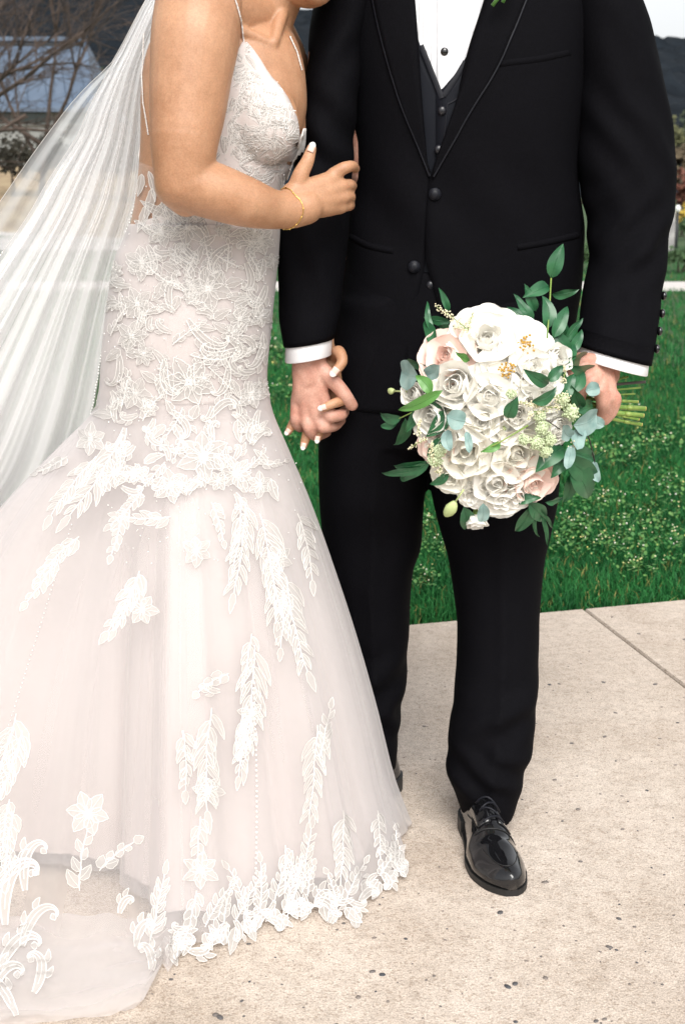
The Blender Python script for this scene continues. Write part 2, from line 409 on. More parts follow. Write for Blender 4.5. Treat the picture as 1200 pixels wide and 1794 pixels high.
# grass blades
gm = mat('grass', (0.05, 0.12, 0.03), 0.6, Specular_IOR_Level=0.15)
mcg = vary(gm, (0.004, 0.05, 0.016), (0.034, 0.185, 0.045), 2.2, 5, island=0.6)
N_, L_n, b_ = nodes(gm); g_ = N_.new('ShaderNodeNewGeometry'); cmp_ = N_.new('ShaderNodeMath'); cmp_.operation = 'GREATER_THAN'; cmp_.inputs[1].default_value = .955; L_n.new(g_.outputs['Random Per Island'], cmp_.inputs[0])
mxs = N_.new('ShaderNodeMix'); mxs.data_type = 'RGBA'; L_n.new(cmp_.outputs[0], mxs.inputs[0]); L_n.new(mcg.outputs[2], mxs.inputs[6]); mxs.inputs[7].default_value = (.20, .19, .06, 1); L_n.new(mxs.outputs[2], b_.inputs['Base Color'])
def blades(n, y0, y1, hgt, wid, keep):
    u = np.random.rand(n); y = np.exp(np.log(y0) + u * (np.log(y1) - np.log(y0)))
    x = (np.random.rand(n) - .5) * (0.62 * y + 0.9)
    k = keep(x, y); x, y = x[k], y[k]; n = len(x)
    a = np.random.rand(n) * 2*pi; lean = np.random.rand(n) * 0.8; la = np.random.rand(n) * 2*pi
    h = hgt * (0.55 + 0.6 * np.random.rand(n)); w = wid * (0.7 + .6*np.random.rand(n))
    z = np.array([ground_z(p, q) for p, q in zip(x, y)]) - 0.034
    dx, dy = np.cos(a) * w, np.sin(a) * w; lx, ly = np.cos(la) * lean * h, np.sin(la) * lean * h
    V = np.empty((n, 5, 3))
    V[:, 0] = np.stack([x - dx, y - dy, z], 1); V[:, 1] = np.stack([x + dx, y + dy, z], 1)
    V[:, 2] = np.stack([x - dx*.8 + lx*.35, y - dy*.8 + ly*.35, z + h*.6], 1); V[:, 3] = np.stack([x + dx*.8 + lx*.35, y + dy*.8 + ly*.35, z + h*.6], 1)
    V[:, 4] = np.stack([x + lx, y + ly, z + h*(1 - .25*lean)], 1)
    b = np.arange(n)[:, None] * 5
    T = np.concatenate([b + [0, 1, 3], b + [0, 3, 2], b + [2, 3, 4]], 0)
    return V.reshape(-1, 3), T
def on_lawn(x, y, m=0.0): return ((x - E0.x) * EN.x + (y - E0.y) * EN.y) > m
Y_PATH = G(1180, 500).y
V1, T1 = blades(210000, 3.4, 9.5, 0.055, 0.0021, lambda x, y: on_lawn(x, y, -0.03 + 0.05*np.random.rand(len(x)) ** .6) & (x > -1.3))
V2, T2 = blades(80000, 9, 32, 0.075, 0.004, lambda x, y: (np.abs(y - Y_PATH) > 0.75))
Vg = np.concatenate([V1, V2]); Tg = np.concatenate([T1, T2 + len(V1)])
o = fast_obj('grass', Vg, Tg, gm); o['kind'] = 'stuff'; o['label'] = 'mown green lawn behind the couple'
# clover patches with tiny pale flowers
cm = mat('clover_leaf', (0.10, 0.2, 0.03), 0.6); vary(cm, (0.02, 0.13, 0.025), (0.10, 0.21, 0.045), 3, island=0.8)
fm = mat('clover_flower', (0.75, 0.72, 0.5), 0.7); vary(fm, (0.70, 0.62, 0.15), (0.8, 0.78, 0.74), 3, island=0.9)
spots = [(1040, 880, 60), (1130, 915, 70), (1010, 925, 50), (1080, 800, 70), (1170, 860, 60), (1000, 960, 45), (760, 960, 50), (735, 920, 30), (540, 760, 40), (510, 690, 40),
         (1150, 770, 60), (1090, 960, 60), (500, 620, 40), (740, 1020, 35), (1180, 960, 50), (1060, 720, 50), (1120, 1000, 40)]
lv, lf, fv, ff = [], [], [], []
mbl, mbf = MB(), MB()
for sx, sy, sr in spots:
    for k in range(int(sr * 3)):
        px, py = random.gauss(sx, sr * .5), random.gauss(sy, sr * .25); c = G(px, py)
        if (c - E0).dot(EN) < 0.04: continue
        z = 0.012 + random.random() * 0.02; s_ = random.uniform(.0035, .0075) * c.y / 4.5; a = random.uniform(0, 6.3); t = random.uniform(-1.0, 1.0)
        mbl.add([c + Vector((cos(a+q)*s_, sin(a+q)*s_, z + t*s_*cos(q))) for q in (0, 1.3, 2.6, 3.9, 5.2)], [(0, 1, 2, 3, 4)])
        if random.random() < 0.10:
            mbf.ball(c + Vector((0, 0, z + .012)), random.uniform(.0018, .0034) * c.y / 4.5, 6)
o = mbl.obj('clover_leaves', cm, smooth=False); o['kind'] = 'stuff'; o['label'] = 'pale clover patches in the lawn'
o = mbf.obj('clover_flowers', fm); o['kind'] = 'stuff'; o['label'] = 'tiny pale flowers dotted in the lawn'

# far walk, bank, hill
pw = mat('pale_walk', (0.55, 0.52, 0.5), 0.9)
mb = MB(); mb.box((0, Y_PATH, -0.015), (14, 0.62, 0.03)); struct(mb.obj('path', pw, smooth=False))
dm = mat('dry_grass', (0.30, 0.22, 0.13), 0.95); vary(dm, (0.24, 0.17, 0.10), (0.36, 0.28, 0.17), 1.5)
mb = MB()
mb.grid([[Vector((x, y, ground_z(x, y) + z)) for x in (-24, -16, -12, -9, -6.5, -4.4)] for y, z in ((31.6, .0), (33, .25), (36, .75), (42, 1.3), (50, 1.7))])
struct(mb.obj('dry_bank', dm))
mb = MB(); mb.grid([[Vector((x, y, ground_z(x, y) + .03 + zz)) for x in (-24, -16, -10, -6, -4.4)] for y, zz in ((29.4, 0), (31.5, .02))]); struct(mb.obj('gravel_path', pw))

hm = mat('hazy_bare_forest', (0.03, 0.035, 0.045), 1.0, Specular_IOR_Level=0.1)  # grey-brown woods with the blue haze of distance mixed into their colour
vary(hm, (0.004, 0.006, 0.0085), (0.013, 0.018, 0.024), 0.11, 8, rough=.8)
def ridge(x):    # z of the ridge at distance 520
    pts = [(-2000, -900), (0, -150), (250, -60), (540, 22), (800, 50), (1150, 76), (1300, 82), (3000, 240)]
    px = 600 + x / (520 / (F * 1.0)) 
    py = float(pchip([p[0] for p in pts], [p[1] for p in pts], [px])[0])
    return P(px, py, 520).z
rows = []
for t in np.linspace(0, 1, 56):
    y = 130 + 390 * t; r = []
    for x in np.linspace(-330, 330, 220):
        xx = x * (y / 520) ** .5
        z = ground_z(0, 130) * 0 + 1 + (ridge(xx) - 1) * (t ** 0.9)
        z += (noise.noise(Vector((xx * .03, y * .03, 0))) * 3 + abs(noise.noise(Vector((xx * .16, y * .16, 3)))) * 4.0 + noise.noise(Vector((xx*.6, y*.6, 5))) * 1.6) * min(1, t * 4) * (1 if t < .999 else .6)
        r.append(Vector((xx, y, z)))
    rows.append(r)
rows.append([p + Vector((0, 200, -60)) for p in rows[-1]])
mb = MB(); mb.grid(rows); struct(mb.obj('hill', hm, smooth=False))

# ------------------------------------------------------------------ far planting, barn, posts
def cloud(mb, c, r, n, s, fl=1.0, gap=0.35):
    k = 0
    while k < n:
        d = Vector((random.gauss(0, 1), random.gauss(0, 1), random.gauss(0, 1))).normalized() * random.random() ** .45
        p = Vector((d.x * r[0], d.y * r[1], d.z * r[2]))
        if noise.noise((Vector(c) + p) * (1.3 / max(r))) < -gap + .1: k += .3; continue
        k += 1; p += Vector(c); q = s * random.uniform(.6, 1.5)
        a = Vector((random.gauss(0, 1), random.gauss(0, 1), random.gauss(0, 1))).normalized(); b = a.orthogonal().normalized()
        mb.add([p - a*q - b*q*.5, p + a*q*.2 - b*q*.7, p + a*q + b*q*.2, p - a*q*.1 + b*q*.7], [(0, 1, 2, 3)])
def leafmat(n, c1, c2, sc=1.2): m = mat(n, c1, 0.8); vary(m, c1, c2, sc, 3, island=.7); return m
bark = mat('bark', (0.055, 0.04, 0.032), 0.9); vary(bark, (0.04, 0.028, 0.022), (0.10, 0.07, 0.055), 8)
def shrub(name, label, cat, px, py_top, py_bot, Y, wpx, m, n=500, leaf=.05, group=None):
    a, b = P(px, py_top, Y), P(px, py_bot, Y); gz = ground_z(b.x, Y); b = Vector((b.x, Y, max(min(b.z, a.z - .3), gz)))
    w = wpx * Y / F / 2; h = (a.z - b.z) / 2
    o = empty(name, (b.x, Y, gz)); tag(o, label, cat, group)
    mb = MB()
    for k in range(5):
        cloud(mb, (b.x + random.uniform(-.5, .5) * w, Y + random.uniform(-.4, .4) * w, b.z + h * random.uniform(.7, 1.3)), (w * .62, w * .6, h * .7), n // 5, leaf)
    mb.obj('crown' if cat == 'tree' else 'foliage', m, o, smooth=False)
    mb = MB()
    for k in range(3 if cat != 'tree' else 1):
        q = Vector((b.x + random.uniform(-.3, .3) * w * (cat != 'tree'), Y, gz - .05))
        mb.tube([q, q.lerp(Vector((b.x, Y, a.z)), .4) + Vector((random.uniform(-.1, .1), 0, 0)), Vector((b.x + random.uniform(-.4, .4) * w, Y, b.z + h * 1.6))], [.012 * h + .02 * (1 + 3*(cat == 'tree')), .01 + .01*h, .008], 7)
    mb.obj('trunk' if cat == 'tree' else 'stem', bark, o)
    return o
gl1 = leafmat('hedge_green', (0.02, 0.05, 0.02), (0.05, 0.10, 0.03)); gl2 = leafmat('olive_crown', (0.055, 0.06, 0.022), (0.10, 0.10, 0.04), .4)
gl3 = leafmat('brown_crown', (0.06, 0.045, 0.03), (0.12, 0.09, 0.05), .4); gl4 = leafmat('red_leaf', (0.10, 0.03, 0.022), (0.17, 0.065, 0.04)); gl5 = leafmat('yellow_leaf', (0.34, 0.24, 0.03), (0.45, 0.32, 0.05))
gl6 = leafmat('dark_shrub', (0.016, 0.016, 0.011), (0.04, 0.035, 0.022)); gl7 = leafmat('dark_green_crown', (0.02, 0.035, 0.016), (0.05, 0.06, 0.03), .4)
tg = 'trees at the foot of the hill'
for (px, t, b, Y, w, m, lb) in [
    (1150, 190, 320, 105, 90, gl2, 'olive green tree right of the groom under the dark hill'), (1225, 185, 320, 112, 110, gl7, 'dark green tree at the right edge under the hill'),
    (1080, 210, 330, 108, 100, gl3, 'brownish tree mostly behind the grooms outer sleeve'), (1190, 235, 330, 88, 80, gl3, 'brown budding tree in front of the olive one at the right edge'),
    (1020, 225, 330, 95, 60, gl2, 'olive tree seen in the gap between jacket and sleeve'),
    (165, 75, 270, 85, 90, gl7, 'dark green tree behind the right end of the barn'), (225, 130, 280, 80, 80, gl3, 'brown tree seen through the top of the veil')]:
    shrub('tree', lb, 'tree', px, t, b, Y, w, m, 900, .22, tg)
shrub('red_shrub', 'dull red leafed shrub by the right edge above the yellow one', 'shrub', 1195, 290, 385, 46, 62, gl4, 500, .09)
shrub('yellow_shrub', 'yellow flowering shrub behind the stone post', 'shrub', 1192, 352, 408, 38, 40, gl5, 300, .05)
shrub('green_shrub', 'low dark green shrub behind the stone post at the right edge', 'shrub', 1212, 378, 412, 36, 60, gl1, 400, .05)
shrub('clipped_shrub', 'rounded dark green shrub at the right edge behind the far walk', 'shrub', 1196, 428, 472, 22.5, 95, gl1, 900, .035)
shrub('clipped_shrub', 'small green shrub in the gap between jacket and sleeve', 'shrub', 1014, 425, 468, 23.2, 60, gl1, 600, .035)
for i, (px, t, b, w) in enumerate([(20, 222, 318, 90), (85, 228, 316, 80), (150, 240, 316, 80), (215, 250, 318, 80)]):
    shrub('bare_shrub', ['dark bare shrub at the left edge below the barn window', 'second dark shrub from the left below the barn', 'third dark shrub from the left seen through the veil edge', 'dark shrub by the brides back seen through the veil'][i],
          'shrub', px, t, b, 36, w, gl6, 900, .05, 'dark shrubs in front of the barn')
# barn
YB = 46
roofm = mat('blue_metal_roof', (0.13, 0.165, 0.23), 0.55, Metallic=0.2); vary(roofm, (0.085, 0.12, 0.175), (0.12, 0.16, 0.22), 1.5)
wallm = mat('pale_wall', (0.25, 0.26, 0.25), 0.8); glassm = mat('green_glass', (0.03, 0.055, 0.05), 0.15); darkm = mat('dark_trim', (0.02, 0.022, 0.024), 0.6)
c0 = P(-60, 300, YB); barn = empty('barn', (c0.x, YB, ground_z(c0.x, YB))); tag(barn, 'low barn with blue grey metal roof at upper left behind bare branches', 'barn')
rl, rr = P(-330, 72, YB + 3).x, P(152, 72, YB + 3).x; rz = P(150, 72, YB + 3).z; ez = P(165, 190, YB).z; el, er = P(-330, 190, YB).x, P(170, 190, YB).x
mb = MB(); mb.add([(el, YB - .4, ez), (er, YB - .4, ez), (rr, YB + 3, rz), (rl, YB + 3, rz), (el, YB - .4, ez - .12), (er, YB - .4, ez - .12), (er, YB + 6.4, ez - .12), (el, YB + 6.4, ez - .12), (er, YB + 6.4, ez), (el, YB + 6.4, ez)],
                  [(0, 1, 2, 3), (4, 5, 1, 0), (3, 2, 8, 9), (1, 5, 6, 8, 2), (0, 3, 9, 7, 4), (9, 8, 6, 7), (4, 7, 6, 5)])
roof = mb.obj('roof', roofm, barn, smooth=False)
mb = MB(); mb.box(((rl + rr) / 2, YB + 2.98, rz + .06), ((rr - rl) / 2, .16, .07)); mb.obj('ridge_cap', roofm, roof, smooth=False)
mb = MB(); mb.box(((rl + rr) / 2, YB + 2.72, rz - .14), ((rr - rl) / 2 - .05, .02, .045)); mb.obj('ridge_vent', darkm, roof, smooth=False)
k = 0
for x in np.arange(el + .3, er - .1, 0.62):
    f = (x - el) / (er - el); xt = rl + f * (rr - rl); mb = MB(); n_ = Vector((0, -(rz - ez), 3.4)).normalized() * .012
    A, B = Vector((x, YB - .4, ez)), Vector((xt, YB + 2.6, ez + (rz - ez) * 3.0 / 3.4))
    mb.add([A + Vector((-.02, 0, 0)), A + Vector((.02, 0, 0)), B + Vector((.02, 0, 0)), B + Vector((-.02, 0, 0))] + [p + n_ * 4 for p in (A, B)], [(0, 4, 5, 3), (4, 1, 2, 5)])
    mb.obj('roof_seam', roofm, roof, smooth=False)
gz = ground_z(c0.x, YB) - .3
mb = MB(); mb.box(((el + er) / 2 - .1, YB + 3, (gz + ez - .13) / 2), ((er - el) / 2 - .35, 2.9, (ez - .13 - gz) / 2)); mb.obj('wall', wallm, barn, smooth=False)
for (x0, x1) in ((-200, -110), (-95, 22), (30, 92), (118, 142)):
    a, b = P(x0, 194, YB), P(x1, 219, YB)
    mb = MB()
    mb.box(((a.x + b.x) / 2, YB + .06, a.z - .02), ((b.x - a.x) / 2, .05, .03)); mb.box(((a.x + b.x) / 2, YB + .06, b.z + .02), ((b.x - a.x) / 2, .06, .03))
    for x in (a.x, b.x): mb.box((x, YB + .06, (a.z + b.z) / 2), (.03, .05, (a.z - b.z) / 2))
    w_ = mb.obj('window', wallm, barn, smooth=False)
    mb = MB(); mb.box(((a.x + b.x) / 2, YB + .085, (a.z + b.z) / 2), ((b.x - a.x) / 2 - .03, .01, (a.z - b.z) / 2 - .05)); mb.obj('pane', glassm, w_, smooth=False)
# stone post and lamp post
stm = mat('grey_stone', (0.32, 0.31, 0.31), 0.9); vary(stm, (0.24, 0.23, 0.23), (0.4, 0.39, 0.38), 6); whm = mat('white_paint', (0.75, 0.75, 0.73), 0.5)
Yp = 28; a, b = P(1177, 372, Yp), P(1177, 413, Yp); w = 5.5 * Yp / F
t = empty('stone_post', (a.x, Yp, ground_z(a.x, Yp) - .03)); tag(t, 'grey stone post on the far lawn at right edge', 'post')
mb = MB(); z0 = ground_z(a.x, Yp) - .05; rows = [[Vector((a.x + sx*w*s_, Yp + sy*w*s_, z)) for sx, sy in ((-1,-1),(1,-1),(1,1),(-1,1))] for z, s_ in ((z0, 1.1), (b.z + .1, 1.0), (a.z - .06, .82), (a.z - .03, .8))]
mb.grid(rows, True, cap=True); mb.obj('shaft', stm, t, smooth=False)
mb = MB(); mb.grid([[Vector((a.x + sx*w*s_, Yp + sy*w*s_, z)) for sx, sy in ((-1,-1),(1,-1),(1,1),(-1,1))] for z, s_ in ((a.z - .028, .95), (a.z, .95), (a.z + .05, .2))], True, cap=True); mb.obj('cap', stm, t, smooth=False)
a, b = P(1187, 362, Yp - .6), P(1187, 413, Yp - .6)
t = empty('lamp_post', (a.x, Yp - .6, ground_z(a.x, Yp - .6) - .03)); tag(t, 'thin dark post with a white globe beside the stone post', 'lamp post')
mb = MB(); mb.tube([(a.x, Yp - .6, ground_z(a.x, Yp) - .06), (a.x, Yp - .6, a.z - .1)], [.035, .028], 8); mb.obj('pole', darkm, t)
mb = MB(); mb.ball((a.x, Yp - .6, a.z - .04), (.06, .06, .075), 10); mb.obj('globe', whm, t)
# bare tree reaching over the barn
def bare_tree(name, label, base, dirs, depth=5, seed=1):
    rng = random.Random(seed); o = empty(name, base); tag(o, label, 'tree', 'bare trees before the barn'); tr, br = MB(), MB()
    def grow(p, d, L, r, k):
        pts = [p]; rad = [r]; q = p; dd = d
        for s_ in range(4):
            dd = (dd + Vector((rng.gauss(0, .1), rng.gauss(0, .1), rng.gauss(0, .07)))).normalized(); q = q + dd * L / 4; pts.append(q); rad.append(max(.004, r * (1 - .13 * (s_ + 1))))
        (tr if k == 0 else br).tube(pts, rad, 6 if k < 3 else 4)
        if k >= depth: return
        for j in range(rng.choice((3, 4)) if k else len(dirs)):
            if k == 0: nd = Vector(dirs[j]).normalized(); st = pts[-1 - (j % 2)]; ll = L * rng.uniform(.9, 1.2)
            else:
                nd = (dd + Vector((rng.gauss(0, .45), rng.gauss(0, .45), rng.gauss(.05, .38)))).normalized(); st = pts[rng.choice((1, 2, 3, 4))]; ll = L * rng.uniform(.6, .85)
            grow(st, nd, ll, r * rng.uniform(.45, .6), k + 1)
    grow(Vector(base), Vector((0, 0, 1)), 2.2, .11, 0)
    tr.obj('trunk', bark, o); br.obj('branches', bark, o)
bx = P(-150, 300, 26)
bare_tree('bare_tree', 'leafless brown tree whose branches cross the barn roof from the left', (bx.x, 26, .02), [(.9, 0, .62), (.7, .2, .9), (.2, .1, 1), (.95, -.1, .32), (.5, .3, 1), (-.5, 0, .8), (.85, .1, .48)], 5, 4)
bx = P(70, 300, 31)
bare_tree('bare_tree', 'smaller leafless tree standing in front of the barn windows', (bx.x, 31, .1), [(.5, 0, .9), (-.5, .2, .9), (.1, .1, 1), (.8, -.1, .5), (-.85, 0, .6)], 5, 9)

# ------------------------------------------------------------------ groom
groom_base = Vector((P(770, 700, 2.45).x, 2.45, 0.0))
def C(px, py, Y, r): return (P(px, py, Y), r / 1030.0)
def head(mb, c, tilt, yaw=0.0, s=1.0):
    R = Matrix.Rotation(tilt, 3, 'Y') @ Matrix.Rotation(yaw, 3, 'Z'); c = Vector(c)
    def b(p, r): mb.ball(c + R @ (Vector(p) * s), [x * s for x in r], 20, rot=R)
    b((0, .01, .02), (.076, .096, .105)); b((0, -.03, -.06), (.055, .062, .06)); b((0, -.07, -.095), (.026, .022, .02))
    b((0, -.098, -.015), (.011, .018, .028)); b((0, -.108, -.033), (.014, .012, .009))
    for q in (-1, 1):
        b((q*.033, -.078, .022), (.024, .014, .008)); b((q*.03, -.079, .0), (.013, .012, .011)); b((q*.078, .012, -.01), (.008, .019, .03)); b((q*.04, -.06, -.035), (.024, .026, .022))
    b((0, -.088, -.062), (.022, .012, .006)); b((0, -.087, -.072), (.019, .012, .007))
    return R
# body: one continuous figure, seen at neck and hands
mb = MB()
hd = P(745, -180, 2.45); Rg = head(mb, hd, -.10, .15)
mb.chain([(hd + Vector((0, .02, -.05)), .058), C(775, -40, 2.47, 60)]); mb.chain([C(775, -45, 2.48, 62), C(650, -20, 2.48, 45)]); mb.chain([C(775, -45, 2.48, 62), C(930, -20, 2.48, 45)])
for r in [(700, 60), (860, 60), (700, 250), (860, 250), (700, 450), (860, 450)]: mb.ball(P(*r, 2.49), (.115, .085, .16), 16)
mb.chain([C(690, 700, 2.49, 85), C(640, 1000, 2.50, 60), C(645, 1300, 2.50, 40), C(650, 1355, 2.48, 30)]); mb.chain([C(850, 700, 2.48, 85), C(870, 1040, 2.44, 60), C(855, 1380, 2.33, 38)])
for q in ((690, 560), (850, 560)): mb.ball(P(*q, 2.49), (.12, .09, .14), 16)
mb.chain([C(640, 0, 2.47, 52), C(585, 100, 2.42, 45), C(565, 330, 2.39, 36), C(545, 500, 2.37, 33), C(541, 615, 2.355, 30)])
mb.chain([C(930, 0, 2.47, 52), C(1075, 60, 2.46, 45), C(1098, 320, 2.43, 36), C(1085, 500, 2.37, 33), C(1052, 632, 2.29, 30)])
# right hand (seen at left), laced with the bride's fingers
def fing(mb, pts, r0, r1):
    n = len(pts); mb.chain([C(*p, r0 + (r1 - r0) * i / (n - 1)) for i, p in enumerate(pts)], 16)
YH = 2.345
for kx, ky, dy in ((521, 706, .012), (536, 722, .002), (553, 728, -.004), (570, 712, .0)):
    mb.chain([C(541 + (kx - 541) * .35, 628, YH, 21), C((541 + kx) / 2, 675, YH - .002, 19), C(kx, ky, YH - .004 + dy, 13)])
mb.chain([C(541, 612, YH + .004, 30), C(541, 660, YH + .004, 30)])
fing(mb, [(521, 706, YH + .008), (519, 734, YH + .002), (528, 748, YH + .03), (545, 744, YH + .055)], 12.5, 9)
fing(mb, [(536, 722, YH), (541, 748, YH - .008), (556, 763, YH + .02), (572, 757, YH + .05)], 13, 9.5)
fing(mb, [(553, 726, YH - .004), (565, 747, YH - .012), (585, 746, YH + .012), (597, 736, YH + .04)], 13, 9.5)
fing(mb, [(568, 710, YH - .004), (579, 729, YH - .014), (597, 727, YH - .002), (603, 721, YH + .02)], 13, 10)
fing(mb, [(556, 640, YH + .0), (580, 664, YH - .012), (603, 690, YH - .014), (617, 710, YH - .006)], 16, 10.5)
# left hand gripping the bouquet stems
YL = 2.255
for kx, ky, dy in ((1022, 652, -.02), (1036, 668, -.026), (1050, 684, -.024), (1066, 694, -.012)):
    mb.chain([C(1052 + (kx - 1052) * .3, 632, YL + .02, 21), C((1052 + kx) / 2, (640 + ky) / 2, YL, 20), C(kx, ky, YL + dy, 14)])
mb.chain([C(1052, 630, YL + .025, 30), C(1056, 655, YL + .018, 29)])
fing(mb, [(1062, 686, YL - .010), (1077, 700, YL - .010), (1073, 719, YL - .004), (1060, 738, YL + .004)], 13.5, 7.5)
fing(mb, [(1050, 682, YL - .022), (1056, 702, YL - .020), (1054, 720, YL - .002), (1046, 732, YL + .01)], 14.5, 9.5)
fing(mb, [(1034, 668, YL - .026), (1014, 690, YL - .024), (1012, 710, YL + .004), (1020, 716, YL + .03)], 14, 9.5)
fing(mb, [(1020, 652, YL - .02), (996, 668, YL - .018), (990, 688, YL + .006), (998, 698, YL + .03)], 13.5, 9)
fing(mb, [(1040, 634, YL + .0), (1012, 632, YL - .012), (992, 640, YL - .012), (976, 650, YL)], 16, 10.5)
v, f = fuse(mb, 0.0026, 4)
groom = obj('groom', v, f, M['skin_groom'], None, groom_base); tag(groom, 'man in black tuxedo and patent shoes holding a white bouquet at his side', 'person')
mb = MB()
for k in range(60):
    d = Vector((random.gauss(0, 1), random.gauss(.5, 1), random.gauss(.9, .8))).normalized()
    mb.ball(hd + Rg @ Vector((d.x * .076, d.y * .09 + .016, d.z * .105 + .028)), .016, 8)
v, f = fuse(mb, 0.006, 3); obj('hair', v, f, M['hair'], groom)

# trousers
LEGL = [(520, 585, 800, 2.49, .13), (700, 562, 770, 2.49, .125), (780, 557, 752, 2.49, .115), (860, 559, 744, 2.49, .11), (950, 566, 738, 2.50, .10), (1000, 572, 723, 2.50, .098), (1060, 582, 718, 2.50, .094),
        (1160, 592, 714, 2.50, .088), (1210, 600, 708, 2.50, .085), (1260, 606, 700, 2.50, .08), (1320, 615, 695, 2.50, .08), (1338, 617, 694, 2.50, .08)]
LEGR = [(520, 740, 1000, 2.48, .13), (700, 745, 990, 2.47, .125), (800, 752, 982, 2.46, .115), (870, 757, 976, 2.455, .11), (920, 768, 966, 2.45, .105), (980, 785, 953, 2.445, .10), (1060, 797, 944, 2.43, .095), (1090, 801, 943, 2.42, .093),
        (1170, 799, 942, 2.40, .09), (1220, 794, 940, 2.38, .088), (1260, 790, 938, 2.372, .087), (1310, 784, 929, 2.36, .088), (1340, 781, 920, 2.355, .088), (1390, 797, 907, 2.348, .082), (1420, 808, 898, 2.345, .078)]
PEL = [(470, 600, 1008, 2.48, .13), (600, 580, 1000, 2.48, .135), (720, 562, 985, 2.48, .13), (770, 562, 980, 2.48, .12)]
def trouser_w(hx):
    def fn(p, a, t):
        fr = .25 + .75 * max(0, -sin(a)) ** 1.2
        w = fbm((p.x * 5, p.y * 5, p.z * 9), 1.0) * .005 * fr
        front = math.exp(-((a - 1.5 * pi) / .10) ** 2) * .008 * min(1, t * 4)
        brk = math.exp(-((t - .9) / .05) ** 2) * sin(p.x * 60 + p.z * 90 + 2 * fbm(p, 7)) * .010 * fr + math.exp(-((t - .8) / .07) ** 2) * sin(p.x * 40 - p.z * 70 + 2 * fbm(p, 7)) * .008 * fr
        return w + front + brk
    return fn
mb = MB(); rows = loft(LEGL, 60, 56, 2.2); rows = wrinkle(rows, trouser_w(0)); mb.grid(rows, True, cap=True)
rows = loft(LEGR, 70, 56, 2.2); rows = wrinkle(rows, trouser_w(1)); mb.grid(rows, True, cap=True)
rows = loft(PEL, 24, 56, 2.4); mb.grid(rows, True, cap=True)
v, f = fuse(mb, 0.006, 5)
trs = obj('trousers', v, f, M['wool'], groom)

# shoes
def shoe(origin, yaw, L=0.30, lace=True, side=1):
    o = empty_part('shoe', origin, groom)
    R = Matrix.Rotation(yaw, 3, 'Z')
    def T(x, y, z): return origin + R @ Vector((x, y, z))     # +y points from heel to toe
    stations = np.linspace(0, 1, 34)
    wt = pchip([0, .04, .12, .3, .45, .62, .75, .87, .95, 1], [.012, .026, .033, .034, .037, .045, .046, .038, .026, .008], stations)
    hb = pchip([0, .12, .3, .42, .55, .68, .8, .92, 1], [.062, .072, .078, .076, .062, .046, .036, .030, .020], stations)
    off = pchip([0, .3, .6, .85, 1], [0, .002, .006, .002, -.004], stations) * side
    rows = []
    for s_, w, h, q in zip(stations, wt, hb, off):
        r = []
        for a in np.linspace(0, 2*pi, 30, endpoint=False):
            c_, d_ = cos(a), sin(a)
            x = math.copysign(abs(c_) ** .85, c_) * w * (1.0 if d_ < 0 else 1 - .38 * d_ ** 1.5 * (1 if s_ < .55 else .7))
            z = .016 + (h * d_ ** .9 if d_ > 0 else -.006 * abs(d_))
            r.append(T(x + q, s_ * L, z + .004 * sin(s_ * 46) * max(0, d_) * math.exp(-((s_ - .66) / .06) ** 2)))
        rows.append(r)
    mb = MB(); mb.grid(rows, True, cap=True); up = mb.obj('upper', M['patent'], o)
    bv = mb.bvh()
    mb = MB(); ov = [T(q + sgn * (w + .0022), s_ * L, 0) for sgn, seq in ((1, 1), (-1, -1)) for s_, w, q in list(zip(stations, wt, off))[::seq]]
    n = len(ov); 
    rows = [[p + Vector((0, 0, z)) for p in ov] for z in (.0005, .009, .0115)]
    mb.grid(rows, True, cap=True); so = mb.obj('sole', M['sole'], o, smooth=False)
    mb = MB(); hv = [T(sgn * (w + .003) + q, s_ * L, 0) for sgn, seq in ((1, 1), (-1, -1)) for s_, w, q in list(zip(stations, wt, off))[:9][::seq]]
    mb.grid([[p + Vector((0, 0, z)) for p in hv] for z in (.001, .02, .03)], True, cap=True); mb.obj('heel', M['sole'], o, smooth=False)
    def drop(x, s_, up_=.0):
        h = bv.ray_cast(T(x, s_ * L, .3), Vector((0, 0, -1))); return (h[0] if h[0] else T(x, s_*L, .04)) + Vector((0, 0, up_))
    if lace:
        mb = MB()                                                # facing flaps and the vamp seam
        for sg in (-1, 1):
            for w0, w1 in ((.007, .029),):
                rr = [[drop(sg * (w0 + (w1 - w0) * k / 4), s_, .0025) for k in range(5)] for s_ in np.linspace(.30, .58, 9)]; mb.grid(rr)
        solid(mb.obj('facing', M['patent'], o), .003)
        mb = MB()
        mb.tube([drop(x, .60 + .02 * cos(x / .034 * 1.5), .001) for x in np.linspace(-.036, .036, 15)], .0012, 6)
        mb.tube([drop(x, .93 - .5 * (abs(x) / .034) ** 2.2 * .5, .0005) for x in np.linspace(-.03, .03, 15)], .0009, 6)
        for sg in (-1, 1): mb.tube([drop(sg * (.029 + .0012), s_, .001) for s_ in np.linspace(.3, .6, 10)], .0011, 6)
        mb.obj('seam', M['sole'], o)
        for i, s_ in enumerate((.40, .45, .50, .55)):
            mb = MB(); mb.tube([drop(x, s_ + .05 * x / .018 * (.5 if i % 2 else -.5), .0055) for x in np.linspace(-.02, .02, 9)], .0021, 6); mb.obj('shoelace', M['blacksatin'], o)
    return o
def empty_part(name, loc, parent):
    o = bpy.data.objects.new(name, None); COL.objects.link(o); o.empty_display_size = .05; finish(o, parent, Vector(loc)); return o
toe, heel = G(893, 1571), G(830, 1438); heel.z = toe.z = 0
dr = (toe - heel).normalized(); shoe(toe - dr * .295, atan2(-dr.x, dr.y), .295, True, 1)
h2 = G(691, 1376); h2.z = 0
shoe(h2 + Vector((-.006, .02, 0)), radians(180 - 24), .295, False, -1)

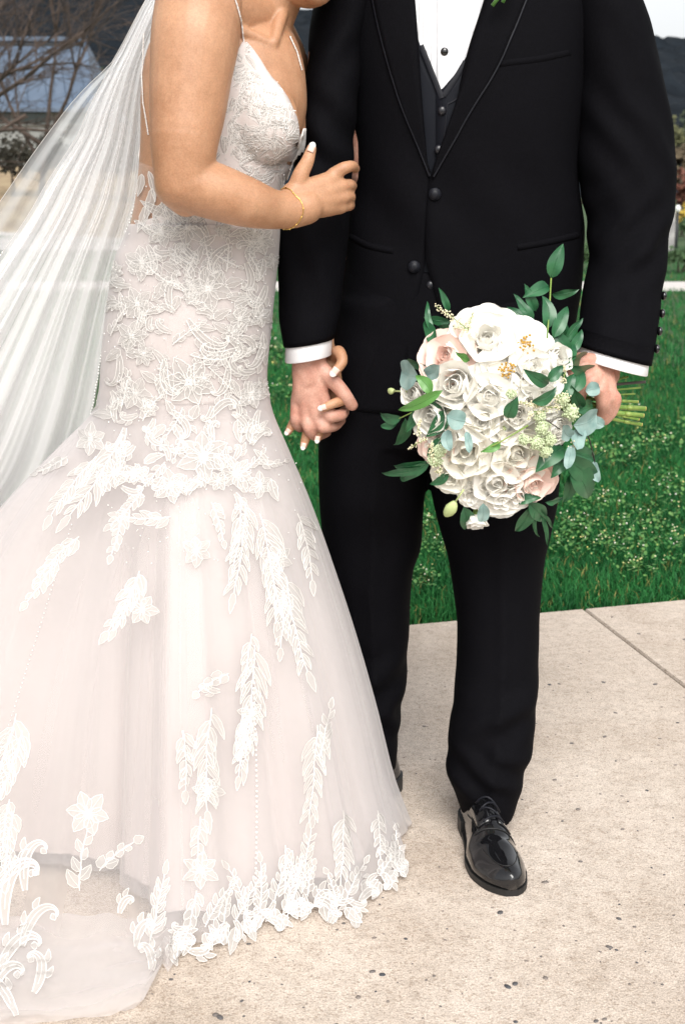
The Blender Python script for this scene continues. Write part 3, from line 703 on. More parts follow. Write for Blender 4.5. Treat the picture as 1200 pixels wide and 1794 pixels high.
# shirt, waistcoat, jacket
TOR = [(-110, 700, 850, 2.49, .075), (-70, 640, 955, 2.49, .10), (-40, 606, 1020, 2.49, .115), (0, 596, 1036, 2.49, .128), (100, 602, 1024, 2.49, .142), (200, 612, 1016, 2.49, .145), (260, 616, 1013, 2.49, .142), (330, 614, 1012, 2.49, .138),
       (420, 608, 1017, 2.49, .138), (500, 598, 1014, 2.49, .14), (600, 580, 1000, 2.49, .142), (660, 568, 992, 2.49, .143), (725, 560, 986, 2.49, .143)]
TI = rows_interp(TOR, 90)
def tor_ring(r, grow=0.0):
    py, xl, xr, Yc, hd = r; A, B = P(xl, py, Yc), P(xr, py, Yc); z = P((xl + xr) / 2, py, Yc - hd).z
    return (A.x + B.x) / 2, Yc, z, (B.x - A.x) / 2 + grow, hd + grow
EXP = 2.45
def tp(r, phi, grow=0.0):
    cx, Yc, z, a, b = tor_ring(r, grow); c_, s_ = cos(phi), sin(phi)
    return Vector((cx + math.copysign(abs(c_) ** (2/EXP), c_) * a, Yc + math.copysign(abs(s_) ** (2/EXP), s_) * b, z))
def phi_at(r, px):
    cx, Yc, z, a, b = tor_ring(r); x = P(px, r[0], Yc - b).x; q = max(-1, min(1, (x - cx) / a)); return -math.acos(math.copysign(abs(q) ** (EXP/2), q))
def base_bvh(grow):
    mb = MB(); mb.grid([[tp(r, q, grow) for q in np.linspace(0, 2*pi, 120, endpoint=False)] for r in TI], True); return mb.bvh()
mb = MB(); mb.grid([[tp(r, q, -.016) for q in np.linspace(0, 2*pi, 96, endpoint=False)] for r in TI if r[0] < 560], True, cap=True)
shirt = mb.obj('shirt', M['shirt'], groom); sb = mb.bvh()
mb = MB()
for x0, x1 in ((735, 765), (793, 845)):
    for k in range(4):
        xa = x0 + (x1 - x0) * k / 4
        mb.grid(patch(sb, [(y, xa - (y + 40) * .02, xa + (x1 - x0) / 4 * .85 - (y + 40) * .02) for y in np.linspace(-40, 170, 14)], .0012, 4))
solid(mb.obj('pleat', M['shirt'], shirt), .0008)
mb = MB(); mb.grid(patch(sb, [(y, 766, 793) for y in np.linspace(-60, 180, 18)], .0045, 5)); solid(mb.obj('placket', M['shirt'], shirt), .002)
for y in (91, -30):
    mb = MB(); h = sb.ray_cast(EYE, RAY(778, y)); mb.ball(h[0] + Vector((0, -.006, 0)), (.0068, .004, .0068), 14); mb.obj('stud', M['stud'], shirt)
for cx_, (y0, xl, xr) in ((-1, (0, 0, 0)),):
    mb = MB(); a = P(740, -80, 2.40); mb.tube([P(700, -95, 2.44), P(745, -70, 2.385), P(778, -62, 2.37), P(815, -70, 2.385), P(860, -95, 2.44)], .022, 10); mb.obj('shirt_collar', M['shirt'], shirt)
# waistcoat
WL = ([-20, 40, 76, 120, 159, 170, 545], [700, 722, 733, 752, 771, 772, 772]); WR = ([-20, 40, 96, 130, 159, 170, 545], [862, 840, 818, 796, 773, 771, 771])
mb = MB(); rl_, rr_ = [], []
for r in TI:
    if r[0] < -20 or r[0] > 560: continue
    a = phi_at(r, float(pchip(*WR, [r[0]])[0])); b = phi_at(r, float(pchip(*WL, [r[0]])[0]))
    if r[0] > 520: pass
    rr_.append([tp(r, q, -.006 + .003 * math.exp(-k / 4)) for k, q in enumerate(np.linspace(a - (.0 if r[0] < 160 else .03), pi/2, 40))]); rl_.append([tp(r, q, -.007) for q in np.linspace(b, -1.5*pi, 40)])
mb.grid(rr_); mb.grid(rl_); wc = solid(mb.obj('waistcoat', M['waistcoat'], groom), .002)
wb = base_bvh(-.004)
for (x, y) in ((774, 194), (768, 262), (757, 420), (754, 499)):
    h = wb.ray_cast(EYE, RAY(x, y)); mb = MB(); mb.ball(h[0] + Vector((0, -.004, 0)), (.0075, .0045, .0075), 14); mb.obj('button', M['button'], wc)
mb = MB(); mb.grid(strip_on(wb, [(738, 80), (756, 126), (774, 172)], 9, .003)); mb.grid(strip_on(wb, [(815, 108), (797, 138), (777, 168)], 9, .003)); mb.grid(strip_on(wb, [(806, 168), (794, 178), (783, 184), (781, 215), (770, 300)], 3, .002)); mb.obj('binding', M['blacksatin'], wc)
# jacket
XL = ([-110, -60, 0, 76, 170, 280, 312, 470, 510, 545, 610, 660, 725], [715, 722, 727, 733, 739, 748, 756, 743, 735, 727, 716, 712, 709])
XR = ([-110, -60, 0, 96, 163, 235, 306, 340, 450, 500, 560, 640, 725], [862, 858, 848, 818, 803, 780, 756, 751, 747, 759, 776, 806, 850])
def jw(p, phi):
    w = fbm((p.x * 4, p.y * 4, p.z * 3), 1.3) * .004
    px_ = p.z
    w += .004 * sin(p.z * 30 + p.x * 46) * math.exp(-((p.z - 1.12) / .09) ** 2) * (1 if p.y < 2.49 else .3)
    return w
mb = MB()
R1, R2 = [], []
for r in TI:
    a = phi_at(r, float(pchip(*XR, [r[0]])[0])); b = phi_at(r, float(pchip(*XL, [r[0]])[0]))
    l1, l2 = [], []
    for k, u in enumerate(np.linspace(0, 1, 56)):
        q = a + (pi/2 - a) * u; p = tp(r, q, .004 * math.exp(-u * 6)); d = Vector((p.x - groom_base.x, p.y - 2.49, 0)).normalized(); l1.append(p + d * jw(p, q))
        q = b + (-1.5*pi - b) * u; p = tp(r, q); d = Vector((p.x - groom_base.x, p.y - 2.49, 0)).normalized(); l2.append(p + d * jw(p, q))
    R1.append(l1); R2.append(l2)
mb.grid(R1); mb.grid(R2); jb = MB(); jb.grid(R1); jb.grid(R2); jb.grid([[tp(r, q, -.004) for q in np.linspace(0, 2*pi, 90, endpoint=False)] for r in TI], True); jb = jb.bvh()
jk = solid(mb.obj('jacket', M['wool'], groom), .0035)
LIN = ([-60, 0, 76, 170, 280, 310], [722, 726, 733, 739, 748, 754]); LOU = ([-60, 0, 60, 175, 260, 310], [640, 655, 668, 701, 735, 753])
RIN = ([-60, 0, 96, 163, 235, 310], [862, 848, 818, 803, 780, 756]); ROU = ([-60, 0, 50, 122, 200, 255, 310], [945, 920, 900, 868, 820, 790, 758])
for (i_, o_) in ((LIN, LOU), (RIN, ROU)):
    ys_ = np.linspace(-60, 309, 34); mb = MB(); xi, xo = pchip(*i_, ys_), pchip(*o_, ys_)
    rows = patch(jb, list(zip(ys_, np.minimum(xi, xo), np.maximum(xi, xo))), .0055, 9)
    mb.grid(rows); lp = solid(mb.obj('lapel', M['wool'], jk), .003)
    mb = MB(); mb.grid(strip_on(jb, [(x, y) for x, y in zip(xo, ys_)][::3], 4, .0062, 40)); mb.obj('lapel_trim', M['blacksatin'], jk)
for (x, y) in ((761, 340), (725, 467)):
    h = jb.ray_cast(EYE, RAY(x, y)); mb = MB(); mb.ball(h[0] + Vector((0, -.006, 0)), (.0105, .005, .0105), 18); mb.ball(h[0] + Vector((0, -.0095, 0)), (.0075, .003, .0075), 14); mb.obj('button', M['blacksatin'], jk)
mb = MB()
mb.grid(strip_on(jb, [(873, 112), (940, 104), (998, 92)], 15, .0010)); solid(mb.obj('breast_pocket', M['wool'], jk), .001)
mb = MB(); mb.grid(strip_on(jb, [(905, 434), (960, 424), (1012, 412)], 12, .0012)); solid(mb.obj('pocket_flap', M['wool'], jk), .0012)
mb = MB(); mb.grid(strip_on(jb, [(612, 414), (650, 432), (690, 440)], 12, .0012)); solid(mb.obj('pocket_flap', M['wool'], jk), .0012)
# sleeves and cuffs
SLR = [(-75, 600, 680, 2.475, .05, 0), (-50, 575, 672, 2.465, .07, 0), (0, 550, 652, 2.45, .08, 0), (100, 539, 632, 2.43, .08, 0), (200, 528, 624, 2.405, .075, 0), (260, 519, 620, 2.40, .07, 0), (330, 507, 617, 2.395, .068, 0), (400, 492, 611, 2.39, .066, 0),
       (450, 487, 606, 2.385, .065, .02), (540, 488, 598, 2.37, .062, .1), (590, 495, 588, 2.36, .058, .16), (600, 497, 585, 2.36, .057, .17)]
SLL = [(-75, 960, 1050, 2.475, .05, 0), (-50, 975, 1085, 2.475, .07, 0), (0, 990, 1121, 2.47, .085, 0), (75, 1000, 1146, 2.465, .088, 0), (180, 1006, 1167, 2.455, .085, 0), (290, 1010, 1180, 2.44, .082, 0), (340, 1018, 1179, 2.43, .08, 0), (400, 1030, 1173, 2.415, .078, 0),
       (440, 1031, 1166, 2.40, .075, 0), (480, 1026, 1160, 2.385, .072, -.05), (540, 1018, 1152, 2.345, .068, -.14), (590, 1012, 1146, 2.31, .066, -.22), (622, 1008, 1140, 2.295, .064, -.27)]
def sw(sg, ze):
    def fn(p, a, t):
        fr = .3 + .7 * max(0, -sin(a)) ** 1.2
        w = fbm((p.x * 7, p.y * 7, p.z * 6), 1.2) * .005
        w += .0065 * sin((p.z * 85 + sg * p.x * 75) + 2 * fbm(p, 6)) * math.exp(-((p.z - ze) / .08) ** 2)
        w += .004 * sin((p.z * 60 - sg * p.x * 90) + 2 * fbm(p, 5)) * math.exp(-((p.z - ze - .2) / .14) ** 2)
        w += .003 * sin(p.z * 30 + sg * p.x * 110 + 3 * fbm(p, 4)) * math.exp(-((p.z - ze + .2) / .14) ** 2)
        return w * fr * min(1, t * 6) * (1 if t < .93 else (1 - t) / .07)
    return fn
for tab, sg, ze in ((SLR, 1, 1.22), (SLL, -1, 1.06)):
    mb = MB(); rows = wrinkle(loft(tab, 76, 56, 2.1), sw(sg, ze))
    inner = [[p + (sum(rows[-1], Vector()) / 56 - p) * .06 + Vector((0, 0, dz)) for p in rows[-1]] for dz in (.002, .03)]
    mb.grid(rows + inner, True); slv = mb.obj('sleeve', M['wool'], jk)
    # shirt cuff showing below the sleeve
    r = rows[-1]; c = sum(r, Vector()) / len(r); ax = (c - sum(rows[-8], Vector()) / len(r)).normalized()
    mb = MB(); L_ = .026 if sg > 0 else .02
    mb.grid([[c + (p - c) * s_ + ax * d for p in r] for s_, d in ((.93, -.03), (.93, L_), (.90, L_ + .0015), (.86, L_), (.84, -.03))], True); cf = mb.obj('cuff', M['shirt'], groom)
    if sg < 0:
        for k in range(4):
            q = rows[-4 - k * 3]; p = q[-3]; mb = MB(); mb.ball(p + Vector((.003, -.002, 0)), (.005, .0078, .0078), 12); mb.obj('sleeve_button', M['stud'], jk)
# boutonniere stems
bt = empty('boutonniere', P(885, -20, 2.32)); tag(bt, 'green stems and leaf tip of a boutonniere on the lapel at the top edge', 'boutonniere')
for a, b, w in (((905, -45), (862, 10), 3.2), ((900, -40), (880, 4), 2.5)):
    mb = MB(); p0, p1 = P(*a, 2.33), P(*b, 2.325); mb.tube([p0, p0.lerp(p1, .5) + Vector((0, -.01, 0)), p1], [.0025, .003, .0032], 8); mb.obj('stem', M['leaflight'], bt)

# ------------------------------------------------------------------ bride
bride_base = Vector((P(330, 700, 2.33).x, 2.33, 0.0))
def CB(px, py, Y, r): return (P(px, py, Y), r / (F / (Y * CT + .02)))
BT = [(20, 345, 480, 2.36, .05), (45, 300, 505, 2.35, .075), (80, 262, 524, 2.34, .095), (130, 251, 535, 2.335, .108), (180, 248, 538, 2.33, .115), (230, 248, 530, 2.33, .115), (290, 245, 508, 2.33, .11), (340, 240, 492, 2.33, .105),
      (400, 229, 485, 2.33, .105), (450, 211, 482, 2.33, .11), (540, 196, 472, 2.33, .122), (600, 190, 468, 2.33, .125), (660, 186, 462, 2.33, .12)]
mb = MB(); mb.grid(loft(BT, 46, 56, 2.15), True, cap=True)
mb.ball(P(462, 212, 2.262), (.062, .055, .068), 20); mb.ball(P(496, 218, 2.34), (.042, .055, .062), 18)
torso_only = mb.bvh()
bb = MB(); bb.grid(loft(BT, 46, 56, 2.15), True, cap=True)
bb.ball(P(460, 214, 2.264), (.060, .052, .066), 20); bb.ball(P(494, 220, 2.34), (.040, .052, .060), 18)
hb_ = P(540, -112, 2.34); Rb = head(bb, hb_, .22, .55, .93)
bb.chain([(hb_ + Vector((-.012, .03, -.03)), .052), CB(484, -20, 2.345, 50), CB(455, 55, 2.345, 50)])
bb.chain([CB(462, 25, 2.34, 44), CB(345, 10, 2.24, 62)]); bb.chain([CB(465, 40, 2.36, 42), CB(508, 98, 2.44, 28), CB(522, 150, 2.50, 30)])
bb.chain([CB(497, 10, 2.325, 13), CB(480, 74, 2.268, 9)])                 # neck tendon
bb.chain([CB(478, 80, 2.268, 9), CB(440, 62, 2.258, 10), CB(400, 45, 2.245, 13)])                 # collar bone
bb.chain([CB(350, -5, 2.20, 72), CB(343, 60, 2.16, 75), CB(335, 130, 2.145, 70), CB(329, 196, 2.135, 65), CB(323, 255, 2.125, 58), CB(322, 318, 2.125, 51)])
bb.chain([CB(302, 330, 2.135, 30), CB(326, 352, 2.135, 28)])
bb.chain([CB(322, 318, 2.125, 51), CB(372, 334, 2.135, 49), CB(428, 353, 2.15, 44), CB(480, 367, 2.185, 34), CB(512, 369, 2.205, 31)])
YR = 2.245
for kx, ky, dy in ((588, 309, -.002), (599, 326, 0), (602, 345, .002), (597, 362, .006)):
    bb.chain([CB(512, 350 + (ky - 330) * .5, 2.21, 20), CB((512 + kx) / 2, (352 + ky) / 2 + 2, 2.228, 23), CB(kx, ky, YR + dy, 13)])
bb.chain([CB(512, 369, 2.205, 31), CB(536, 362, 2.215, 31)])
def fb(pts, r0, r1):
    n = len(pts); bb.chain([CB(*p, r0 + (r1 - r0) * i / (n - 1)) for i, p in enumerate(pts)], 16)
fb([(584, 306, YR - .004), (604, 294, YR - .004), (617, 291, YR + .012), (623, 296, YR + .045)], 12.5, 8.0)
fb([(599, 326, YR), (611, 324, YR + .012), (616, 326, YR + .04), (614, 330, YR + .06)], 12, 8.5)
fb([(602, 345, YR + .002), (612, 344, YR + .018), (614, 346, YR + .045), (612, 348, YR + .06)], 11.5, 8.5)
fb([(597, 361, YR + .006), (609, 360, YR + .02), (613, 360, YR + .045), (612, 360, YR + .06)], 11.5, 8)
fb([(518, 336, 2.215, ), (526, 308, 2.212), (539, 282, 2.212), (546, 260, 2.216)], 17, 9)
# left arm behind the groom's sleeve, hand laced from behind
bb.chain([CB(522, 150, 2.50, 32), CB(556, 330, 2.53, 34), CB(563, 500, 2.50, 27), CB(572, 620, 2.43, 21)])
YB_ = 2.385
bb.chain([CB(572, 620, 2.43, 24), CB(566, 668, 2.40, 26)])
for kx, ky in ((572, 700), (556, 712), (541, 720), (526, 720)): bb.chain([CB(570, 640, 2.41, 20), CB(kx, ky, YB_, 14)])
fb([(582, 634, 2.385), (593, 616, 2.345), (600, 632, 2.326), (587, 652, 2.318)], 13, 8.5); bb.chain([CB(576, 640, 2.378, 20), CB(584, 672, 2.372, 17)])
fb([(580, 690, 2.37), (600, 700, 2.345), (584, 707, 2.322), (566, 715, 2.316)], 12, 7.5)
fb([(556, 716, 2.385), (566, 738, 2.362), (560, 755, 2.348), (556, 769, 2.345)], 12, 7.5)
fb([(541, 722, 2.385), (541, 748, 2.365), (536, 766, 2.352), (532, 781, 2.348)], 12, 7.5)
fb([(526, 720, 2.385), (517, 736, 2.368), (510, 748, 2.36), (505, 757, 2.358)], 11, 7)
bb.chain([CB(400, 600, 2.33, 60), CB(380, 1000, 2.33, 45), CB(370, 1420, 2.32, 32)]); bb.chain([CB(290, 600, 2.34, 60), CB(280, 1000, 2.35, 45), CB(270, 1400, 2.38, 32)])
for q in ((370, 1445, 2.33, 25), (270, 1425, 2.39, 25)):
    a = CB(*q); a = (Vector((a[0].x, a[0].y, .035)), .03); bb.chain([a, (a[0] + Vector((.05, -.14, -.01)), .022)])
v, f = fuse(bb, 0.0026, 5)
bride = obj('bride', v, f, M['skin_bride'], None, bride_base); tag(bride, 'woman in white lace wedding gown and veil holding the mans arm', 'person')
bb_bvh = BVHTree.FromPolygons([Vector(p) for p in v], f)
mb = MB()
for k in range(60):
    d = Vector((random.gauss(0, 1), random.gauss(.7, .9), random.gauss(.9, .8))).normalized()
    mb.ball(hb_ + Rb @ Vector((d.x * .072, d.y * .086 + .014, d.z * .098 + .028)), .017, 8)
mb.ball(hb_ + Rb @ Vector((0, .10, .0)), .05, 12)
v, f = fuse(mb, 0.006, 3); obj('hair', v, f, M['hair'], bride)
# nails
def nail(px, py, Y, ang, s=1.0, face=(0, -1, .15)):
    p = P(px, py, Y); a = radians(ang); u = Vector((cos(a), 0, -sin(a))); n = Vector(face).normalized(); u = (u - n * u.dot(n)).normalized(); w = u.cross(n)
    def plate(t0, t1, lift):
        rows = []
        for t in np.linspace(t0, t1, 6):
            hw = .0046 * s * (1 - .0 * t) * (1 if t < .55 else sqrt(max(.02, 1 - ((t - .55) / .47) ** 2)))
            rows.append([p + u * (t * .0135 * s) + w * (hw * k) + n * (lift + .0018 * (1 - k * k) - .0012 * t * t) for k in np.linspace(-1, 1, 7)])
        return rows
    mb = MB(); mb.grid(plate(0, .62, .0)); nl = solid(mb.obj('fingernail', M['nail'], bride), .0012)
    mb = MB(); mb.grid(plate(.58, 1.0, .0003)); solid(mb.obj('nail_tip', M['nail_tip'], nl), .0013)
nail(543, 266, 2.206, -68, 1.15); nail(591, 645, 2.307, 128, 1.3); nail(571, 712, 2.308, 160, 1.05); nail(557, 764, 2.336, 100, .95); nail(533, 776, 2.340, 105, .95); nail(507, 752, 2.350, 125, .9)
# bracelet
mb = MB(); pts = []
c0_, ax_ = P(506, 369, 2.20), (P(536, 366, 2.215) - P(480, 366, 2.185)).normalized()
u_ = Vector((0, 0, 1)); u_ = (u_ - ax_ * u_.dot(ax_)).normalized(); w_ = ax_.cross(u_)
for q in np.linspace(0, 2*pi, 40): pts.append(c0_ + ax_ * (.006 * sin(q) - .004 * cos(2*q)) + (u_ * cos(q) + w_ * sin(q)) * .0335)
bv_pts = []
for p in pts:
    h = bb_bvh.find_nearest(p); bv_pts.append(h[0] + h[1] * .0012)
mb.tube(bv_pts, .0008, 6); mb2 = mb
for i in range(0, 40, 3): mb2.ball(bv_pts[i], .0017, 6)
mb2.obj('bracelet', M['gold'], bride)

# gown: hips, lining, tulle
GT = [(392, 232, 487, 2.33, .112), (420, 222, 486, 2.33, .112), (450, 208, 484, 2.33, .116), (490, 200, 480, 2.33, .122), (540, 193, 475, 2.33, .128), (590, 187, 470, 2.33, .131), (640, 183, 465, 2.33, .131), (672, 181, 464, 2.33, .131), (690, 179, 467, 2.33, .133)]
hip = loft(GT, 40, 120, 2.15)
c_hip = sum(hip[-1], Vector()) / 120
hem_px = [(698, 1508), (662, 1558), (622, 1606), (560, 1596), (500, 1596), (440, 1630), (380, 1650), (330, 1655), (292, 1678), (281, 1735), (262, 1768), (200, 1790), (60, 1806), (-150, 1800)]
hem = [G(x, y) for x, y in hem_px] + [Vector((-1.1, 1.95, 0)), Vector((-1.35, 2.3, 0)), Vector((-1.35, 2.75, 0)), Vector((-1.0, 3.0, 0)), Vector((-.6, 2.98, 0)), Vector((-.3, 2.85, 0)), Vector((-.05, 2.66, 0)), Vector((.05, 2.48, 0)), G(690, 1420)]
lin_px = [(672, 1480), (645, 1535), (608, 1588), (560, 1584), (500, 1586), (440, 1620), (380, 1640), (330, 1645), (290, 1660), (262, 1610), (215, 1560), (120, 1541), (0, 1540), (-200, 1545)]
lin = [G(x, y - 12, 0) for x, y in lin_px] + [Vector((-1.0, 2.3, 0)), Vector((-1.0, 2.6, 0)), Vector((-.75, 2.8, 0)), Vector((-.3, 2.75, 0)), Vector((-.06, 2.58, 0)), Vector((.02, 2.42, 0))]
def polar(pts):
    a = sorted([(math.atan2(p.y - c_hip.y, p.x - c_hip.x) % (2*pi), math.hypot(p.x - c_hip.x, p.y - c_hip.y)) for p in pts])
    A = np.array([x[0] for x in a]); Rr = np.array([x[1] for x in a])
    return lambda q: float(np.interp(q % (2*pi), np.r_[A[-1] - 2*pi, A, A[0] + 2*pi], np.r_[Rr[-1], Rr, Rr[0]]))
rh, rl0 = polar(hem), polar(lin)
def rl2(a): return min(rl0(a), rh(a) - .020)
def folds(q, s=1):
    v = sin(13*q + 1.0) * .6 + sin(23*q + 2.2 + .6*sin(3*q)) * .45
    return (v - .5 * math.exp(-(sin(9.5*q + .8*sin(2*q) + .4) / .22) ** 2) + sin(41*q + .5) * .12) * s
NA = 360
_gt = np.linspace(0, 1, 200); _gv = pchip([0, .03, .115, .23, .356, .53, .71, .88, 1], [0, .012, .12, .27, .41, .585, .74, .868, 1], _gt)
def GP(t): return float(np.interp(t, _gt, _gv))
def skirt(rad, z1, amp, gexp, inset, n=46, cap_r=None):
    rows = []; angs = np.linspace(0, 2*pi, NA, endpoint=False); top = hip[-1]
    for t in np.linspace(0, 1, n):
        row = []
        for q in angs:
            k = q / (2*pi) * len(top); i0 = int(k) % len(top); i1 = (i0 + 1) % len(top); p0 = top[i0].lerp(top[i1], k - int(k))
            r0 = math.hypot(p0.x - c_hip.x, p0.y - c_hip.y); a0 = math.atan2(p0.y - c_hip.y, p0.x - c_hip.x)
            R_ = rad(a0)
            if cap_r: R_ = min(R_, cap_r(a0))
            g = GP(t) if gexp else t
            r = r0 + (R_ - r0) * g - inset * (1 if inset < 0 else min(1, t * 9)) + folds(a0) * amp * (t ** 1.1)
            z = p0.z + (z1 - p0.z) * t
            row.append(Vector((c_hip.x + cos(a0) * r, c_hip.y + sin(a0) * r, z)))
        rows.append(row)
    return rows
# lining to the floor
mb = MB(); lr = hip + []
mb.grid(hip, True); gown = solid(mb.obj('gown', M['satin'], bride), .002)
mb = MB(); LROWS = skirt(rl2, .035, .012, .92, .010); mb.grid(LROWS, True); lining = mb.obj('skirt_lining', M['satin'], gown)
# overlay: falls to where the cloth meets the ground, then the train lies on it
fall = lambda a: min(rh(a), max(0.42 + .22 * max(0, -cos(a)) ** 2, rl2(a) + .012))
OROWS = skirt(rh, .012, .013, .90, -.005, 46, fall)
n_tr = 14
base_row = OROWS[-1]
for k in range(1, n_tr + 1):
    row = []
    for p in base_row:
        a = math.atan2(p.y - c_hip.y, p.x - c_hip.x); r0 = math.hypot(p.x - c_hip.x, p.y - c_hip.y); ext = max(0, rh(a) - fall(a)); r = r0 + ext * k / n_tr
        q = Vector((c_hip.x + cos(a) * r, c_hip.y + sin(a) * r, 0))
        e = min(1, ext / .04)
        q.z = .010 + e * (.010 + .016 * noise.noise(Vector((q.x * 9, q.y * 22, 2))) + .006 * noise.noise(Vector((q.x * 30, q.y * 50, 7)))) * (1 if k < n_tr else .3)
        q.z = max(q.z, .003); row.append(q)
    OROWS.append(row)
upper = [[p + (p - Vector((c_hip.x, c_hip.y, p.z))).normalized() * .004 for p in r] for r in loft(GT, 40, NA, 2.15)]
mb = MB(); mb.grid(upper[:-1] + OROWS, True); net = mb.obj('tulle_overlay', M['net'], gown); nb = mb.bvh()
tl = []
for k in range(n_tr + 1):
    row = []
    for p in base_row:
        a = math.atan2(p.y - c_hip.y, p.x - c_hip.x); ext = rh(a) - fall(a)
        if ext < .03 or not (pi < a % (2*pi) < 4.75): continue
        r = fall(a) - .06 + (ext + .045) * k / n_tr; q = Vector((c_hip.x + cos(a) * r, c_hip.y + sin(a) * r, 0))
        q.z = .026 + .016 * noise.noise(Vector((q.x * 14, q.y * 30, 5))) + .010 * abs(noise.noise(Vector((q.x * 26, q.y * 44, 9)))) - (.018 if k == n_tr else 0); row.append(q)
    tl.append(row)
mb = MB(); mb.grid(tl); mb.obj('train_layer', M['net'], gown)
# a second, fuller layer of tulle between
mb = MB(); rr2 = skirt(lambda a: max(rl2(a) + .004, min(fall(a) - .010, .41) if a % (2*pi) > 4.66 else 0), .020, .013, .90, -.001, 40); mb.grid(rr2, True); mb.obj('tulle_underlayer', M['net'], gown)
# bodice
def bod(rows, off=.003, nx=14): return patch(torso_only, rows, off, nx)
BL = ([76, 92, 110, 130, 160, 200, 250, 290, 330, 360, 400, 420], [424, 416, 409, 403, 392, 376, 350, 340, 330, 320, 232, 224])
BR = ([76, 92, 110, 130, 155, 180, 215, 245, 275, 300, 325, 400, 420], [433, 446, 458, 470, 490, 506, 519, 522, 515, 503, 493, 487, 487])
ys_ = np.linspace(76, 420, 60)
mb = MB(); mb.grid(bod(list(zip(ys_, pchip(*BL, ys_), pchip(*BR, ys_)))), False); bodice = solid(mb.obj('bodice', M['satin'], gown), .0025)
mb = MB(); ys2 = np.linspace(225, 330, 20); mb.grid(bod(list(zip(ys2, pchip([225, 330], [528, 494], ys2), pchip([225, 250, 330], [532, 531, 499], ys2))), .004, 4)); solid(mb.obj('far_cup', M['lace'], gown), .002)
# side mesh panel
mb = MB(); ys3 = np.linspace(285, 400, 26); mb.grid(bod(list(zip(ys3, pchip([285, 340, 400], [247, 241, 230], ys3), pchip([285, 296, 330, 400], [250, 276, 328, 345], ys3))), .003, 10)); mb.obj('mesh_panel', M['illusion'], gown)
full = MB(); full.v = list(mb.v)
# straps
def strap(path, r, name='strap'):
    T = np.array(path, float); mb = MB(); pts = []
    for i in range(len(T) * 8 - 7):
        k = min(i // 8, len(T) - 2); f_ = i / 8 - k; x, y = T[k] * (1 - f_) + T[k+1] * f_
        h = bb_bvh.ray_cast(EYE, RAY(x, y)); pts.append((h[0] + h[1] * .002) if h[0] else P(x, y, 2.33))
    mb.tube(pts, r, 6)
    for i, p in enumerate(pts):
        if i % 2 == 0: mb.ball(p, r * 1.5, 6)
    return mb.obj(name, M['lace'], gown)
strap([(409, -6), (417, 22), (424, 50), (428, 80)], .0011); strap([(507, 66), (519, 92), (527, 122)], .0011); strap([(252, 60), (250, 120), (253, 180), (259, 215), (262, 235)], .0011)

# lace: appliques laid on the gown as raised cord and filled ground
gb = MB(); gb.grid(tl); gb.grid(hip, True); gb.grid(upper[:-1] + OROWS, True)
gb.v += [tuple(p) for p in bodice.data.vertices and [(Vector(v.co) + ORG[bodice.name]) for v in bodice.data.vertices]]
nb0 = len(gb.v) - len(bodice.data.vertices); gb.f += [tuple(i + nb0 for i in p.vertices) for p in bodice.data.polygons]
mp = bpy.data.objects['mesh_panel']; n0 = len(gb.v); gb.v += [tuple(Vector(v.co) + ORG[mp.name]) for v in mp.data.vertices]; gb.f += [tuple(i + n0 for i in p.vertices) for p in mp.data.polygons]
apron = [[p + Vector((p.x - c_hip.x, p.y - c_hip.y, 0)).normalized() * d + Vector((0, 0, dz)) for p in base_row] for d, dz in ((-.004, .012), (.004, .004), (.02, -.007), (.06, -.009))]
cols = [j for j, q in enumerate(base_row) if q.y < c_hip.y + .05 and q.x > -.30]
cols = sorted(cols, key=lambda j: (math.atan2(base_row[j].y - c_hip.y, base_row[j].x - c_hip.x)))
gb.grid([[r[j] for j in cols] for r in apron])
gbv = gb.bvh()
def hit(x, y):
    h = gbv.ray_cast(EYE, RAY(x, y))
    if h[0] is None or h[0].y > 2.9: return None
    return h[0], (h[1] if h[1].dot(RAY(x, y)) < 0 else -h[1])
